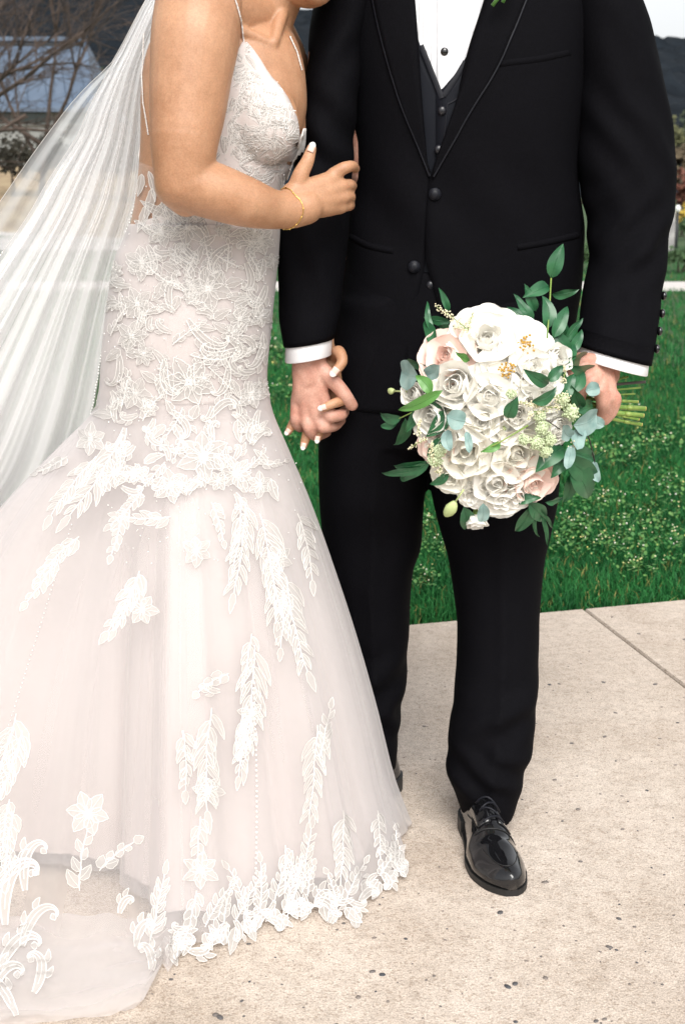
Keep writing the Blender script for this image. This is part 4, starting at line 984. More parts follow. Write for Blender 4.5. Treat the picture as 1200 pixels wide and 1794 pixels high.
class Lace:
    def __init__(s): s.mb = MB()
    def quadgrid(s, g, off, mi):
        R_, N_ = len(g), len(g[0]); idx = {}; v = []
        for i in range(R_):
            for j in range(N_):
                h = hit(*g[i][j])
                if h: idx[i, j] = len(v); v.append(h[0] + h[1] * (off if not callable(off) else off(i / (R_-1), j / (N_-1))))
        f = []
        for i in range(R_ - 1):
            for j in range(N_ - 1):
                q = [(i, j), (i, j+1), (i+1, j+1), (i+1, j)]
                if all(k in idx for k in q):
                    q = [idx[k] for k in q]
                    if max((v[a] - v[b]).length for a in q for b in q) < .045: f.append(q)
        if f: s.mb.add(v, f, mi)
    def line(s, pts, w, off=.002, mi=0, taper=False):
        n = len(pts); L_, R_ = [], []; M_ = []
        for i in range(n):
            a, b = pts[max(i-1, 0)], pts[min(i+1, n-1)]; dx, dy = b[0]-a[0], b[1]-a[1]; l = math.hypot(dx, dy) or 1
            ww = w * (1 - .65 * i / n if taper else 1) / 2
            L_.append((pts[i][0] - dy/l*ww, pts[i][1] + dx/l*ww)); R_.append((pts[i][0] + dy/l*ww, pts[i][1] - dx/l*ww)); M_.append(pts[i])
        s.quadgrid([L_, M_, R_], lambda a, b: off + (.0006 if abs(a - .5) < .1 else 0), mi)
    def leaf(s, x, y, ang, L, w, curve=0.0, cord=1.9, vein=True, fill=True, round_=False):
        n = 10; ctr, lf, rt = [], [], []
        for i in range(n):
            t = i / (n - 1); a = ang + curve * t; cx = x + cos(ang + curve * t * .5) * L * t; cy = y + sin(ang + curve * t * .5) * L * t
            hw = w / 2 * (sin(pi * min(1, t ** .7)) ** .9 if t < 1 else 0) * (1 + .10 * sin(t * 19)) + .15
            ctr.append((cx, cy)); lf.append((cx - sin(a) * hw, cy + cos(a) * hw)); rt.append((cx + sin(a) * hw, cy - cos(a) * hw))
        mid = lambda A_, B_: [((p[0]+q[0])/2, (p[1]+q[1])/2) for p, q in zip(A_, B_)]
        if fill: s.quadgrid([lf, mid(lf, ctr), ctr, mid(rt, ctr), rt], lambda u, v_: .0010 + .0006 * (1 - abs(2*u - 1)), 1)
        s.line(lf, cord * .62, .0013); s.line(rt, cord * .62, .0013)
        if vein: s.line(ctr[:-1], cord * .5, .0018)
    def flower(s, x, y, R, rot=0.0, n=6, sq=1.0):
        for k in range(n):
            a = rot + 2*pi*k/n + random.uniform(-.12, .12); s.leaf(x + cos(a) * R * .10, y + sin(a) * R * .10 * sq, a, R * random.uniform(.85, 1.08), R * .68, random.uniform(-.3, .3), max(1.5, R * .055))
            b = a + .25; s.line([(x + cos(b) * R * q, y + sin(b) * R * q) for q in (.15, .3, .45)], 1.1, .0022); b = a - .25; s.line([(x + cos(b) * R * q, y + sin(b) * R * q) for q in (.15, .3, .42)], 1.1, .0022)
        for k in range(8):
            a = 2*pi*k/8; q = R * .13 * (1 if k % 2 else .5); s.quadgrid([[(x + cos(a)*q + dx*R*.05, y + sin(a)*q + dy*R*.05) for dx in (-1, 0, 1)] for dy in (-1, 0, 1)], lambda u, v_: .002 + .002 * (1 - abs(2*u-1)) * (1 - abs(2*v_-1)), 0)
    def scroll(s, x, y, ang, L, turn, w=6, curl=True):
        pts = []; a = ang; px, py = x, y; n = 34; st = L / n
        for i in range(n):
            pts.append((px, py)); t = i / n; a += turn / n * (.25 + 3.2 * t ** 2.4); st_ = st * (1.2 - .85 * t); px += cos(a) * st_; py += sin(a) * st_
        E1_, E2_ = [], []
        for i, p in enumerate(pts):
            q0, q1 = pts[max(i-1, 0)], pts[min(i+1, n-1)]; d = math.hypot(q1[0]-q0[0], q1[1]-q0[1]) or 1; t = i / (n - 1); hw = w * (.25 + .95 * sin(pi * min(1, t * 1.15 + .05)) ** .8 * (1 - .55 * t)) 
            nx, ny = -(q1[1]-q0[1]) / d * hw, (q1[0]-q0[0]) / d * hw; E1_.append((p[0]+nx, p[1]+ny)); E2_.append((p[0]-nx, p[1]-ny))
        s.quadgrid([E1_, pts, E2_], lambda u, v_: .0010 + .0006 * (1 - abs(2*u-1)), 1)
        c_ = max(1.3, w * .26); s.line(E1_, c_, .0014); s.line(E2_, c_, .0014); s.line(pts[4:], c_ * .7, .0018)
        e = pts[-1]; s.leaf(e[0], e[1], a, w * 1.3, w * 1.5, 0, c_, False)
        for k in (8, 15):
            b = math.atan2(pts[k+1][1]-pts[k][1], pts[k+1][0]-pts[k][0]); s.leaf(E1_[k][0] if turn < 0 else E2_[k][0], E1_[k][1] if turn < 0 else E2_[k][1], b - math.copysign(.7, turn), w * 3.0, w * 1.3, math.copysign(.6, turn), c_, False)
    def sprig(s, x, y, ang, L, n=5, lw=11, curve=0.3, lf=None):
        lf = lf or L * .34; pts = []; a = ang; px, py = x, y
        for i in range(17):
            pts.append((px, py)); a += curve / 16 + .05 * sin(i * .8); px += cos(a) * L / 16; py += sin(a) * L / 16
        s.line(pts, 1.8, .0016)
        for i in range(2 * n):
            t = .08 + .86 * i / (2 * n); k = int(t * 16); q = pts[k]; b = math.atan2(pts[k+1][1] - pts[k-1][1], pts[k+1][0] - pts[k-1][0]) if 0 < k < 16 else ang
            sc = (1 - .5 * t) * random.uniform(.8, 1.1); sg = 1 if i % 2 else -1
            s.leaf(q[0], q[1], b + sg * random.uniform(.5, .85), lf * sc, lw * .8 * sc, -sg * .5, 1.6, vein=(lf * sc > 24))
        s.leaf(pts[-1][0], pts[-1][1], a, lf * .7, lw * .6, 0, 1.6, vein=False)
    def make(s, name):
        if s.mb.f: return s.mb.obj(name, [M['lace'], M['lacefill']], gown)
D = math.radians
def flower(x, y, R, rot=0, n=6): l = Lace(); l.flower(x, y, R, rot, n); l.make('lace_flower')
def sprig(x, y, a, L, n=5, lw=11, c=.3): l = Lace(); l.sprig(x, y, D(a), L, n, lw, c); l.make('lace_sprig')
def scroll(x, y, a, L, t, w=6): l = Lace(); l.scroll(x, y, D(a), L, t, w); l.make('lace_scroll')
def leafm(x, y, a, L, w, c=0): l = Lace(); l.leaf(x, y, D(a), L, w, c); l.make('lace_leaf')
random.seed(21)
for fx in [(365, 506, 40, .3), (331, 670, 44, .1), (356, 800, 42, .5), (242, 534, 30, .2), (232, 590, 28, .7), (238, 690, 30, 0), (430, 250, 30, .4), (470, 190, 22, .1), (283, 405, 30, .2), (330, 398, 34, .6), (455, 420, 26, .3), (250, 460, 30, .5), (420, 560, 24, .2),
           (440, 690, 26, .1), (300, 850, 30, .3), (160, 770, 28, .6), (250, 1068, 28, .2), (345, 965, 26, .4), (485, 980, 26, .3), (155, 1425, 38, .2), (352, 1525, 30, .5), (366, 1385, 26, .1), (440, 1250, 22, .3), (412, 830, 28, .2), (455, 850, 22, .5), (200, 830, 26, .4)]:
    flower(*fx)
for sx in [(455, 900, 70, 190, 8, 20, .25), (500, 1010, 80, 170, 7, 20, -.2), (430, 880, 88, 160, 7, 18, .2), (445, 1130, 88, 200, 8, 18, .1), (370, 1240, 95, 180, 7, 20, -.2), (215, 760, 110, 170, 7, 20, .3), (170, 800, 130, 130, 6, 20, -.2),
           (245, 1000, 105, 120, 5, 22, .3), (30, 1250, 100, 200, 8, 26, .2), (25, 1420, 100, 120, 5, 26, -.2), (555, 1270, 88, 170, 7, 16, .1), (530, 1500, 95, 110, 5, 18, .2), (600, 1420, 85, 130, 6, 16, .1), (100, 980, 115, 90, 4, 20, .2), (520, 900, 65, 120, 5, 16, .3), 
           (140, 940, 140, 100, 5, 20, -.3), (300, 905, 165, 90, 4, 18, .4), (215, 900, 95, 75, 4, 17, .2), (245, 1000, 100, 110, 5, 18, .3), (420, 870, 80, 120, 5, 16, .4), (470, 960, 80, 130, 5, 17, -.2), (495, 1030, 82, 105, 4, 17, .2), (440, 1110, 95, 90, 4, 15, 0), (400, 1180, 160, 62, 3, 22, -.5),
           (320, 1280, 78, 105, 5, 18, .2), (352, 1430, 95, 95, 4, 20, -.2), (345, 1560, 95, 90, 4, 20, .2), (40, 1280, 98, 140, 6, 24, .3), (18, 1400, 100, 90, 5, 22, -.2), (140, 1560, -95, 110, 3, 26, .3), (175, 1525, -55, 80, 3, 26, .4), (265, 1650, -85, 120, 6, 18, .1), (530, 1560, -88, 110, 5, 16, .1), (560, 1330, -85, 90, 4, 16, .1),
           (420, 1340, -85, 110, 5, 16, .1), (175, 700, 150, 70, 4, 16, -.3), (120, 800, 140, 60, 4, 15, .3), (370, 880, 60, 70, 4, 15, .3), (430, 1250, 90, 110, 5, 15, .1), (500, 1480, 85, 95, 4, 15, .1), (660, 1420, 80, 85, 4, 14, .1), (250, 860, 120, 80, 4, 16, .3)]:
    sprig(*sx)
for cx in [(45, 1560, -100, 150, 3.6, 8), (-10, 1560, -60, 150, 4, 9), (40, 1660, -80, 150, 3.6, 8), (60, 1740, -60, 120, -4, 8), (-20, 1760, -80, 150, 4, 9), (240, 1660, -90, 90, 4, 7), (265, 1700, -80, 80, -4, 7), (420, 610, 150, 110, 3.6, 7), (330, 560, 60, 130, -3.4, 7), (300, 540, 250, 80, 4, 6), (395, 590, 20, 70, 5, 6), (420, 590, 10, 60, 5.5, 6), (290, 630, 100, 100, -3, 7), (300, 720, 30, 90, 4, 6), (370, 730, -60, 80, 4, 6), (440, 780, -70, 70, 4.5, 6), (210, 620, 80, 90, 3, 6), (220, 750, 100, 80, 3.5, 6), (400, 640, 90, 90, 3, 6),
           (460, 600, 95, 80, 3, 6), (300, 450, 20, 90, 3.6, 6), (400, 430, 150, 90, -3.6, 6), (260, 430, 60, 80, 3, 6), (430, 460, 60, 80, 4, 6), (340, 460, 200, 70, 4, 6), (465, 500, 100, 70, 3, 6),
           (10, 1620, -95, 200, 3.4, 9), (0, 1700, -70, 150, 3.8, 9), (30, 1780, -110, 170, -3.4, 8), (300, 1655, -40, 70, 4, 7), (330, 1665, 20, 60, -4, 7), (395, 1655, -120, 60, 4, 7), (450, 1625, -80, 60, 4, 7), (470, 1610, 10, 50, 4, 7), (555, 1590, -80, 60, 4, 7), (590, 1600, -120, 70, -4, 7), (630, 1580, -60, 60, 4, 7), (690, 1510, -110, 60, -4, 6), (668, 1530, 40, 50, 4, 6), (500, 1595, 0, 60, -4, 7), (210, 1600, -80, 60, 4, 6), (385, 1210, 170, 40, 5, 5)]:
    scroll(*cx)
for i, (x, y) in enumerate([(425, 105), (440, 130), (458, 155), (480, 185), (500, 215), (425, 165), (415, 200), (445, 230), (410, 250), (480, 245), (455, 280), (420, 285), (495, 265), (440, 310), (480, 300), (400, 220), (430, 92), (430, 120), (445, 150), (468, 170), (440, 185), (490, 200), (470, 215), (430, 225), (460, 245), (500, 240), (440, 265), (465, 300), (425, 310), (395, 265), (400, 180), (415, 140)]):
    scroll(x, y, random.uniform(0, 360), random.uniform(40, 62), random.choice((-1, 1)) * random.uniform(4, 5.5), 4.5)
    leafm(x, y + 5, random.uniform(0, 360), 34, 15, .4); leafm(x + random.uniform(-12, 12), y + random.uniform(-10, 10), random.uniform(0, 360), 28, 12, .5)
for (x, y, a, L, w) in [(268, 330, 95, 60, 14), (285, 350, 60, 60, 16), (258, 360, 100, 50, 14), (300, 380, -160, 60, 16), (318, 395, -140, 44, 14), (250, 305, 92, 40, 12), (270, 385, -60, 50, 14), (340, 385, 200, 40, 14), (262, 300, 70, 55, 10)]: leafm(x, y, a, L, w, .3)
# small infill over the hips, thinning towards the knee
for k in range(190):
    x, y = random.uniform(190, 480), 400 + 470 * random.random() ** 1.25
    if y > 640 and random.random() < .25: continue
    r = random.random(); a = random.uniform(0, 360)
    if r < .4: leafm(x, y, a, random.uniform(26, 46), random.uniform(11, 18), random.uniform(-.8, .8))
    elif r < .75: scroll(x, y, a, random.uniform(40, 70), random.choice((-1, 1)) * random.uniform(3.5, 5.5), 5)
    elif r < .9: sprig(x, y, a, random.uniform(40, 60), 3, 11, random.uniform(-.6, .6))
    else: flower(x, y, random.uniform(14, 20), random.random())
# back tab of lace by the veil
mb = MB(); rows = [[P(x, y, 2.318) + Vector((0, .004 * k, 0)) for k, x in enumerate(np.linspace(xl, xr, 5))] for y, xl, xr in ((228, 257, 262), (240, 250, 263), (255, 246, 264), (272, 242, 266), (285, 246, 266), (294, 246, 260))]
mb.grid(rows); solid(mb.obj('back_lace', M['lace'], gown), .002)
# cut-out leaves and curls that overhang the hem
random.seed(5)
for (x, y, a, L, w) in [(700, 1505, 70, 34, 20), (690, 1525, 110, 34, 18), (664, 1545, 100, 34, 16), (622, 1588, 95, 44, 22), (606, 1590, 60, 40, 18), (590, 1595, 120, 34, 16), (566, 1582, 80, 34, 17), (540, 1580, 100, 36, 17), (505, 1582, 60, 34, 17), (480, 1592, 80, 40, 19), (455, 1605, 110, 36, 17), (432, 1612, 70, 42, 20), (412, 1625, 95, 50, 20), (392, 1628, 120, 40, 18), (360, 1634, 80, 34, 17), (335, 1638, 120, 40, 18), (312, 1645, 85, 38, 16), (296, 1655, 70, 42, 17)]:
    leafm(x, y, a, L, w, random.uniform(-.6, .6)); scroll(x + random.uniform(-8, 8), y - 14, a + random.uniform(-60, 60), L * 1.3, random.choice((-1, 1)) * 4.2, 5)
    if random.random() < .6: sprig(x, y - 10, -90 + random.uniform(-25, 25), random.uniform(50, 90), 4, 15, random.uniform(-.4, .4))
# covered buttons down the skirt seam and scattered beads
mb = MB()
for y in np.arange(1170, 1632, 9):
    h = hit(446 + 3 * sin(y * .01), y)
    if h: mb.ball(h[0] + h[1] * .0015, .0022, 7)
o = mb.obj('button_row', M['lace'], gown); o['kind'] = 'stuff'
mb = MB()
for k in range(520):
    x, y = random.uniform(185, 530), 90 + 900 * random.random()
    h = hit(x, y)
    if h and (y > 300 or x > 380): mb.ball(h[0] + h[1] * .0035, random.uniform(.0009, .0015), 5)
for t in np.linspace(0, 1, 60):                                    # beaded line down the train
    y = 920 + 480 * t; x = 128 - 150 * t ** 1.0
    h = hit(x, y)
    if h: mb.ball(h[0] + h[1] * .003, .0013, 5)
o = mb.obj('beads', M['bead'], gown); o['kind'] = 'stuff'

# veil
def sheet(left, right, Yt, n=70, m=150, waves=23, amp=.013, ph=0.0, conv=1.0):
    yq = np.linspace(left[0][0], left[-1][0], n); xl = pchip([a[0] for a in left], [a[1] for a in left], yq); xr = pchip([a[0] for a in right], [a[1] for a in right], yq); Yc = pchip([a[0] for a in Yt], [a[1] for a in Yt], yq)
    rows = []
    for i in range(n):
        t = i / (n - 1); row = []
        for s_ in np.linspace(0, 1, m):
            w = (sin(s_ * waves * 2*pi / 2 + ph + .8 * sin(s_ * 9 + ph)) + .6 * sin(s_ * waves * 1.9 * pi + 1.3 * ph + t) + .16 * sin(s_ * waves * 4.1 * pi + 2 + ph)) * amp * (.5 + .8 * t ** .8) * (.3 + .7 * min(1, s_ * 12, (1 - s_) * 12))
            x = xl[i] + (xr[i] - xl[i]) * s_
            row.append(P(x + 3 * sin(s_ * waves * 2 + t * 2), yq[i], Yc[i] + w + .05 * (1 - s_)))
        rows.append(row)
    return rows
vl = [(-110, 400), (-60, 300), (0, 256), (38, 236), (83, 213), (108, 198), (130, 186), (200, 150), (231, 138), (316, 83), (381, 45), (446, 0), (560, -80), (700, -180), (900, -320), (1150, -480)]
vr = [(-110, 500), (-60, 350), (0, 300), (83, 268), (140, 256), (226, 250), (336, 242), (426, 219), (520, 198), (640, 178), (720, 164), (815, 140), (900, 90), (1150, -120)]
VY = [(-110, 2.42), (0, 2.41), (100, 2.42), (340, 2.46), (700, 2.52), (900, 2.62), (1150, 2.95)]
mb = MB(); A = sheet(vl, vr, VY, waves=11, amp=.012); mb.grid(A); veil = mb.obj('veil', M['veil'], bride)
mb = MB(); mb.grid(sheet([(y, x + 14) for y, x in vl], [(y, x - 3) for y, x in vr], [(y, v + .03) for y, v in VY], waves=13, amp=.009, ph=2.1)); mb.obj('inner_layer', M['veil'], veil)
ol = [(-110, 392), (-60, 296), (0, 255), (108, 196), (140, 163), (180, 125), (261, 63), (308, 30), (351, 0), (460, -80), (700, -260), (900, -400), (1150, -600)]
orr = [(-110, 470), (-60, 320), (0, 280), (108, 232), (200, 206), (351, 160), (700, 100), (1150, -200)]
mb = MB(); O_ = sheet(ol, orr, [(y, v + .07) for y, v in VY], waves=3, amp=.012, ph=.7); mb.grid(O_); mb.obj('outer_layer', M['veil_thin'], veil)
mb = MB()
def beadline(pts, r, step):
    acc = 0
    for a, b in zip(pts, pts[1:]):
        L_ = (b - a).length; d = step - acc
        while d < L_: mb.ball(a.lerp(b, d / L_) + Vector((random.uniform(-.0008, .0008), -.001, 0)), r * random.uniform(.8, 1.2), 6); d += step
        acc = L_ - (d - step)
beadline([r[-1] for r in A][24:58], .0021, .0058); beadline([r[0] for r in A][30:52], .0021, .0058)
o = mb.obj('bead_edge', M['bead'], veil); o['kind'] = 'stuff'
mb = MB()
for rws, c in ((A, 0), (O_, 0)): mb.tube([r[c] for r in rws], .00045, 5)
mb.obj('hem_cord', M['lace'], veil)

# ------------------------------------------------------------------ bouquet
random.seed(11)
BC = P(868, 735, 2.26)
bq = empty('bouquet', BC); tag(bq, 'round bridal bouquet of white and blush roses with dark green and grey leaves', 'bouquet')
def petal_mesh(name, m, w, L, cup, reflex, ruffle, seed):
    rng = random.Random(seed); ph = rng.uniform(0, 6); v = []; NU, NV = 11, 11
    for j in range(NV):
        t = j / (NV - 1); hw = w * (sqrt(max(0, 1 - (1.75 * (t ** .85) - .95) ** 2)) if t < .999 else .52) * (1 if t > 0 else .5)
        for i in range(NU):
            u = i / (NU - 1) * 2 - 1; tt = t * (1 - .13 * u * u * t)
            x = u * hw; z = L * tt * (1 - reflex * .25 * t)
            y = -cup * u * u * hw * 1.2 + cup * L * .9 * sin(pi * t * .8) * .5 + reflex * L * .55 * max(0, t - .55) ** 1.5 * 2.2 + ruffle * L * .028 * sin(u * 5 + ph) * t * t
            v.append((x, y, z))
    f = [(j*NU + i, j*NU + i + 1, (j+1)*NU + i + 1, (j+1)*NU + i) for j in range(NV-1) for i in range(NU-1)]
    me = bpy.data.meshes.new(name); me.from_pydata(v, [], f); me.materials.append(m); me.polygons.foreach_set('use_smooth', [True] * len(f)); me.update(); return me
PM = {}
for key, m in (('w', M['petal']), ('c', M['petalcream']), ('p', M['petalpink'])):
    PM[key] = [[petal_mesh('petal', m, .62, 1.0, .48, .10, .4, s_ + 7*q) for s_ in range(2)] if q == 0 else [petal_mesh('petal', m, (.62, .66, .70)[q], 1.0, (.5, .34, .28)[q], (.1, .3, .6)[q], (.5, .8, 1.4)[q], s_ + 7*q) for s_ in range(3)] for q in range(3)]
def bloom(name, px, py, r, key, kind, Y=None, tiltv=None, label=None):
    R_ = r * 2.18 / F
    dx, dy = (px - 862) / 170, (py - 735) / 195; q = min(1, dx*dx + dy*dy)
    if Y is None: Y = 2.115 + .115 * (1 - sqrt(max(0, 1 - q))) + .02
    p = P(px, py, Y); d = Vector((dx * .8, -1.0, -dy * .8)) if tiltv is None else Vector(tiltv); d.normalize()
    base = p - d * R_ * .55
    rot = d.to_track_quat('Z', 'Y').to_matrix().to_4x4() @ Matrix.Rotation(random.uniform(0, 6.28), 4, 'Z')
    mb = MB()
    if kind in ('rose', 'cup'):
        mb.ball((0, 0, R_ * .26), (R_ * .10, R_ * .10, R_ * .20), 10)
    elif kind == 'open':
        mb.ball((0, 0, R_ * .24), (R_ * .17, R_ * .17, R_ * .10), 10)
        for k in range(34): a = random.uniform(0, 6.28); rr = R_ * random.uniform(.04, .27); mb.ball((rr * cos(a), rr * sin(a), R_ * random.uniform(.44, .62)), R_ * .04, 5)
    elif kind == 'cup_open':
        mb.ball((0, 0, R_ * .30), (R_ * .12, R_ * .12, R_ * .22), 10)
    core_m = {'open': M['stamen'], 'cup_open': M['bud']}.get(kind, {'w': M['petal'], 'c': M['petalcream'], 'p': M['petalpink']}[key])
    n0 = len(mb.f); mb.tube([(0, 0, R_ * .12), (0, 0, -R_ * .6)], [R_ * .25, R_ * .06], 8, 1)
    fo = obj(name, mb.v, mb.f, [core_m, M['stem']], bq, (0, 0, 0), True, mb.m)
    fo.location = base - BC; fo.rotation_euler = rot.to_euler(); ORG[fo.name] = Vector(base)
    if label: fo['label'] = label
    rings = {'rose': [(2, .24, -.05, .56, 0, .015), (3, .36, .05, .62, 0, .04), (4, .60, .22, .74, 0, .07), (5, 1.0, .62, .90, 1, .10), (5, 1.38, 1.08, 1.0, 1, .10)],
             'open': [(5, .62, .75, .66, 1, .16), (6, .95, .95, .92, 2, .12), (6, 1.1, 1.2, 1.0, 2, .10)],
             'cup': [(2, .25, -.03, .7, 0, .015), (3, .38, .02, .78, 0, .04), (3, .5, .10, .85, 0, .06), (4, .8, .2, .95, 0, .1), (5, 1.0, .42, 1.02, 1, .12)],
             'cup_open': [(4, .6, .35, .8, 0, .1), (5, .95, .7, .95, 1, .1), (5, 1.05, 1.0, 1.0, 2, .1)],
             'ranunculus': [(3, .25, .05, .52, 0, .03), (4, .4, .1, .58, 0, .06), (5, .55, .18, .64, 0, .09), (6, .68, .30, .70, 0, .11), (7, .8, .48, .78, 0, .12), (7, .95, .75, .88, 1, .13), (7, 1.0, 1.0, .92, 1, .12)],
             'carnation': [(5, .4, .2, .7, 2, .05), (7, .55, .45, .8, 2, .08), (9, .7, .75, .9, 2, .1), (9, .8, 1.05, .95, 2, .1)]}[kind]
    for ri, (n, wd, ang, ln, mt, rad) in enumerate(rings):
        off = random.uniform(0, 6.28)
        for k in range(n):
            a = off + 2*pi*k/n + random.uniform(-.12, .12); an = ang + random.uniform(-.09, .09)
            po = bpy.data.objects.new('petal', random.choice(PM[key][mt])); COL.objects.link(po); po.parent = fo
            Mx = Matrix.Rotation(a, 4, 'Z') @ Matrix.Translation((0, rad * R_, R_ * .04)) @ Matrix.Rotation(-an, 4, 'X') @ Matrix.Diagonal((R_ * wd * .95, R_ * ln * .9, R_ * ln, 1))
            po.matrix_local = Mx
    return fo
FL = [(854, 590, 52, 'w', 'rose'), (923, 602, 49, 'w', 'open'), (889, 647, 43, 'w', 'open'), (796, 674, 46, 'w', 'cup'), (780, 622, 40, 'p', 'rose'), (856, 694, 45, 'w', 'rose'), (844, 738, 36, 'w', 'rose'), (884, 752, 30, 'w', 'cup_open'), (757, 730, 36, 'w', 'cup'),
      (724, 692, 26, 'w', 'cup'), (815, 790, 54, 'c', 'rose'), (906, 798, 54, 'c', 'rose'), (870, 846, 47, 'w', 'rose'), (934, 848, 40, 'p', 'rose'), (880, 878, 36, 'w', 'rose'), (829, 874, 26, 'w', 'carnation'), (979, 752, 27, 'w', 'ranunculus'), (948, 668, 44, 'w', 'rose'), (975, 628, 30, 'w', 'cup'),
      (935, 640, 34, 'w', 'rose'), (790, 838, 30, 'c', 'rose'), (925, 705, 30, 'w', 'rose'), (760, 785, 26, 'p', 'rose'), (775, 765, 30, 'w', 'rose'), (748, 752, 26, 'w', 'carnation'), (905, 725, 28, 'w', 'cup'), (960, 700, 26, 'w', 'rose'), (905, 870, 30, 'w', 'rose')]
LB = {(780, 622): 'blush pink rose at the upper left of the bouquet', (934, 848): 'blush pink rose at the lower right of the bouquet', (923, 600): 'open white flower with yellow centre at the top', (979, 752): 'small white tightly petalled bloom at the right'}
for (x, y, r, k, kd) in FL: bloom({'rose': 'rose', 'open': 'open_flower', 'cup': 'tulip_flower', 'cup_open': 'cup_flower', 'ranunculus': 'ranunculus', 'carnation': 'carnation'}[kd], x, y, r * 1.36, k, kd, label=LB.get((x, y)))
mb = MB(); mb.ball(BC + Vector((0, .02, 0)), (.11, .055, .125), 18); mb.obj('foliage_core', M['corebounce'], bq)  # hidden filling ball, lightened as a reflector behind the petals
def surfY(px, py):
    dx, dy = (px - 862) / 170, (py - 735) / 195; q = dx*dx + dy*dy
    return 2.125 + .115 * (1 - sqrt(max(0, 1 - min(1, q)))) + .06 * max(0, sqrt(q) - 1)
def leaf(b, t, w, m, name='leaf', dY=0.0, curl=.12, round_=False, twist=.5, Y=None):
    Yb = (surfY(*b) if Y is None else Y) + .012 + dY; Yt = (surfY(*t) if Y is None else Y) - .006 + dY
    p0, p1 = P(*b, Yb), P(*t, Yt); ax = p1 - p0; L = ax.length; ax.normalize()
    view = Vector((0, -1, 0)); sd_ = ax.cross(view).normalized(); up = sd_.cross(ax).normalized()
    tw = random.uniform(-twist, twist); sd2 = sd_ * cos(tw) + up * sin(tw); up2 = up * cos(tw) - sd_ * sin(tw)
    W_ = w * L / 2; rows = []; n = 11; bend = random.uniform(-.10, .10) * L
    for i in range(n):
        t_ = i / (n - 1)
        hw = W_ * ((sin(pi * min(1, t_ ** .72)) ** .85 if t_ < 1 else 0) if not round_ else sqrt(max(0, 1 - (2*t_ - 1) ** 2))) + .0003
        c = p0 + ax * (L * t_) + up2 * (sin(pi * t_) * curl * L) + sd_ * (sin(pi * t_) * bend)
        rows.append([c + sd2 * (hw * k) + up2 * (hw * .28 * abs(k) + .002 * sin(t_ * 9) * abs(k)) for k in (-1, -.66, -.33, 0, .33, .66, 1)])
    mb = MB(); mb.grid(rows); mb.tube([r[3] - up2 * -.0003 for r in rows[:-1]], [.0009 * (1 - .07 * i) for i in range(n - 1)], 5, 0)
    return mb.obj(name, m, bq)
GL = M['leaf']
for (b, t, w) in [((965, 487), (986, 427), .44), ((966, 516), (1014, 506), .36), ((960, 500), (915, 522), .40), ((938, 545), (918, 497), .36), ((934, 560), (899, 515), .30), ((936, 562), (887, 538), .28), ((956, 578), (949, 518), .42), ((968, 592), (993, 537), .36), ((984, 602), (1020, 557), .30), ((993, 618), (1018, 577), .38), ((996, 625), (966, 575), .46), ((990, 600), (978, 548), .3),
                  ((790, 563), (742, 555), .34), ((785, 547), (768, 504), .26), ((765, 607), (744, 563), .34), ((757, 590), (748, 528), .18), ((800, 575), (770, 570), .4),
                  ((1018, 627), (990, 628), .4), ((1034, 646), (994, 640), .34), ((1017, 714), (1000, 674), .40), ((985, 672), (975, 640), .4), ((1000, 690), (1012, 640), .4), ((985, 640), (1000, 600), .45),
                  ((779, 712), (733, 700), .34), ((779, 718), (746, 765), .50), ((704, 731), (667, 723), .42), ((697, 739), (667, 746), .40), ((710, 733), (689, 779), .34), ((735, 715), (712, 757), .36), ((745, 640), (707, 636), .3),
                  ((985, 782), (937, 828), .50), ((992, 790), (964, 838), .46), ((998, 808), (1030, 872), .44), ((992, 800), (1044, 840), .40), ((1000, 790), (1040, 800), .42), ((787, 828), (753, 848), .36), ((748, 818), (669, 828), .16), ((752, 812), (703, 842), .24), ((748, 808), (690, 815), .2), ((933, 886), (902, 930), .34), ((905, 880), (948, 872), .40), ((812, 888), (816, 926), .40),
                  ((955, 880), (985, 870), .3), ((925, 880), (950, 910), .4), ((1000, 830), (985, 880), .35), ((1030, 810), (1055, 792), .3), ((948, 895), (958, 955), .10), ((940, 890), (945, 940), .09), ((940, 885), (968, 925), .10), ((1010, 720), (1035, 705), .5), ((985, 700), (1005, 655), .5), ((780, 765), (748, 800), .35)]:
    leaf(b, t, w, GL)
for (b, t, w) in [((960, 672), (916, 646), .36), ((931, 704), (974, 676), .44), ((889, 732), (906, 694), .55), ((958, 668), (985, 640), .5)]: leaf(b, t, w, GL, dY=-.035)
for (b, t, w) in [((756, 690), (728, 658), .50), ((775, 684), (698, 718), .20), ((876, 776), (842, 792), .34), ((822, 632), (798, 616), .45)]: leaf(b, t, w, M['leaflight'], dY=-.03)
for (b, t, w) in [((733, 660), (704, 650), .95), ((815, 738), (782, 728), .95), ((785, 753), (788, 790), .52), ((817, 756), (822, 794), .34), ((1004, 745), (1044, 726), .62), ((1036, 735), (1058, 747), .85), ((1018, 750), (1010, 788), .66), ((1001, 780), (992, 822), .42), ((1040, 808), (1048, 845), .46), ((1025, 685), (1050, 680), .95), ((846, 882), (843, 914), .55), ((1000, 765), (985, 745), .5), ((745, 655), (770, 640), .6)]:
    leaf(b, t, w, M['euc'], 'eucalyptus_leaf', dY=-.03, curl=.04, round_=True, twist=.3)
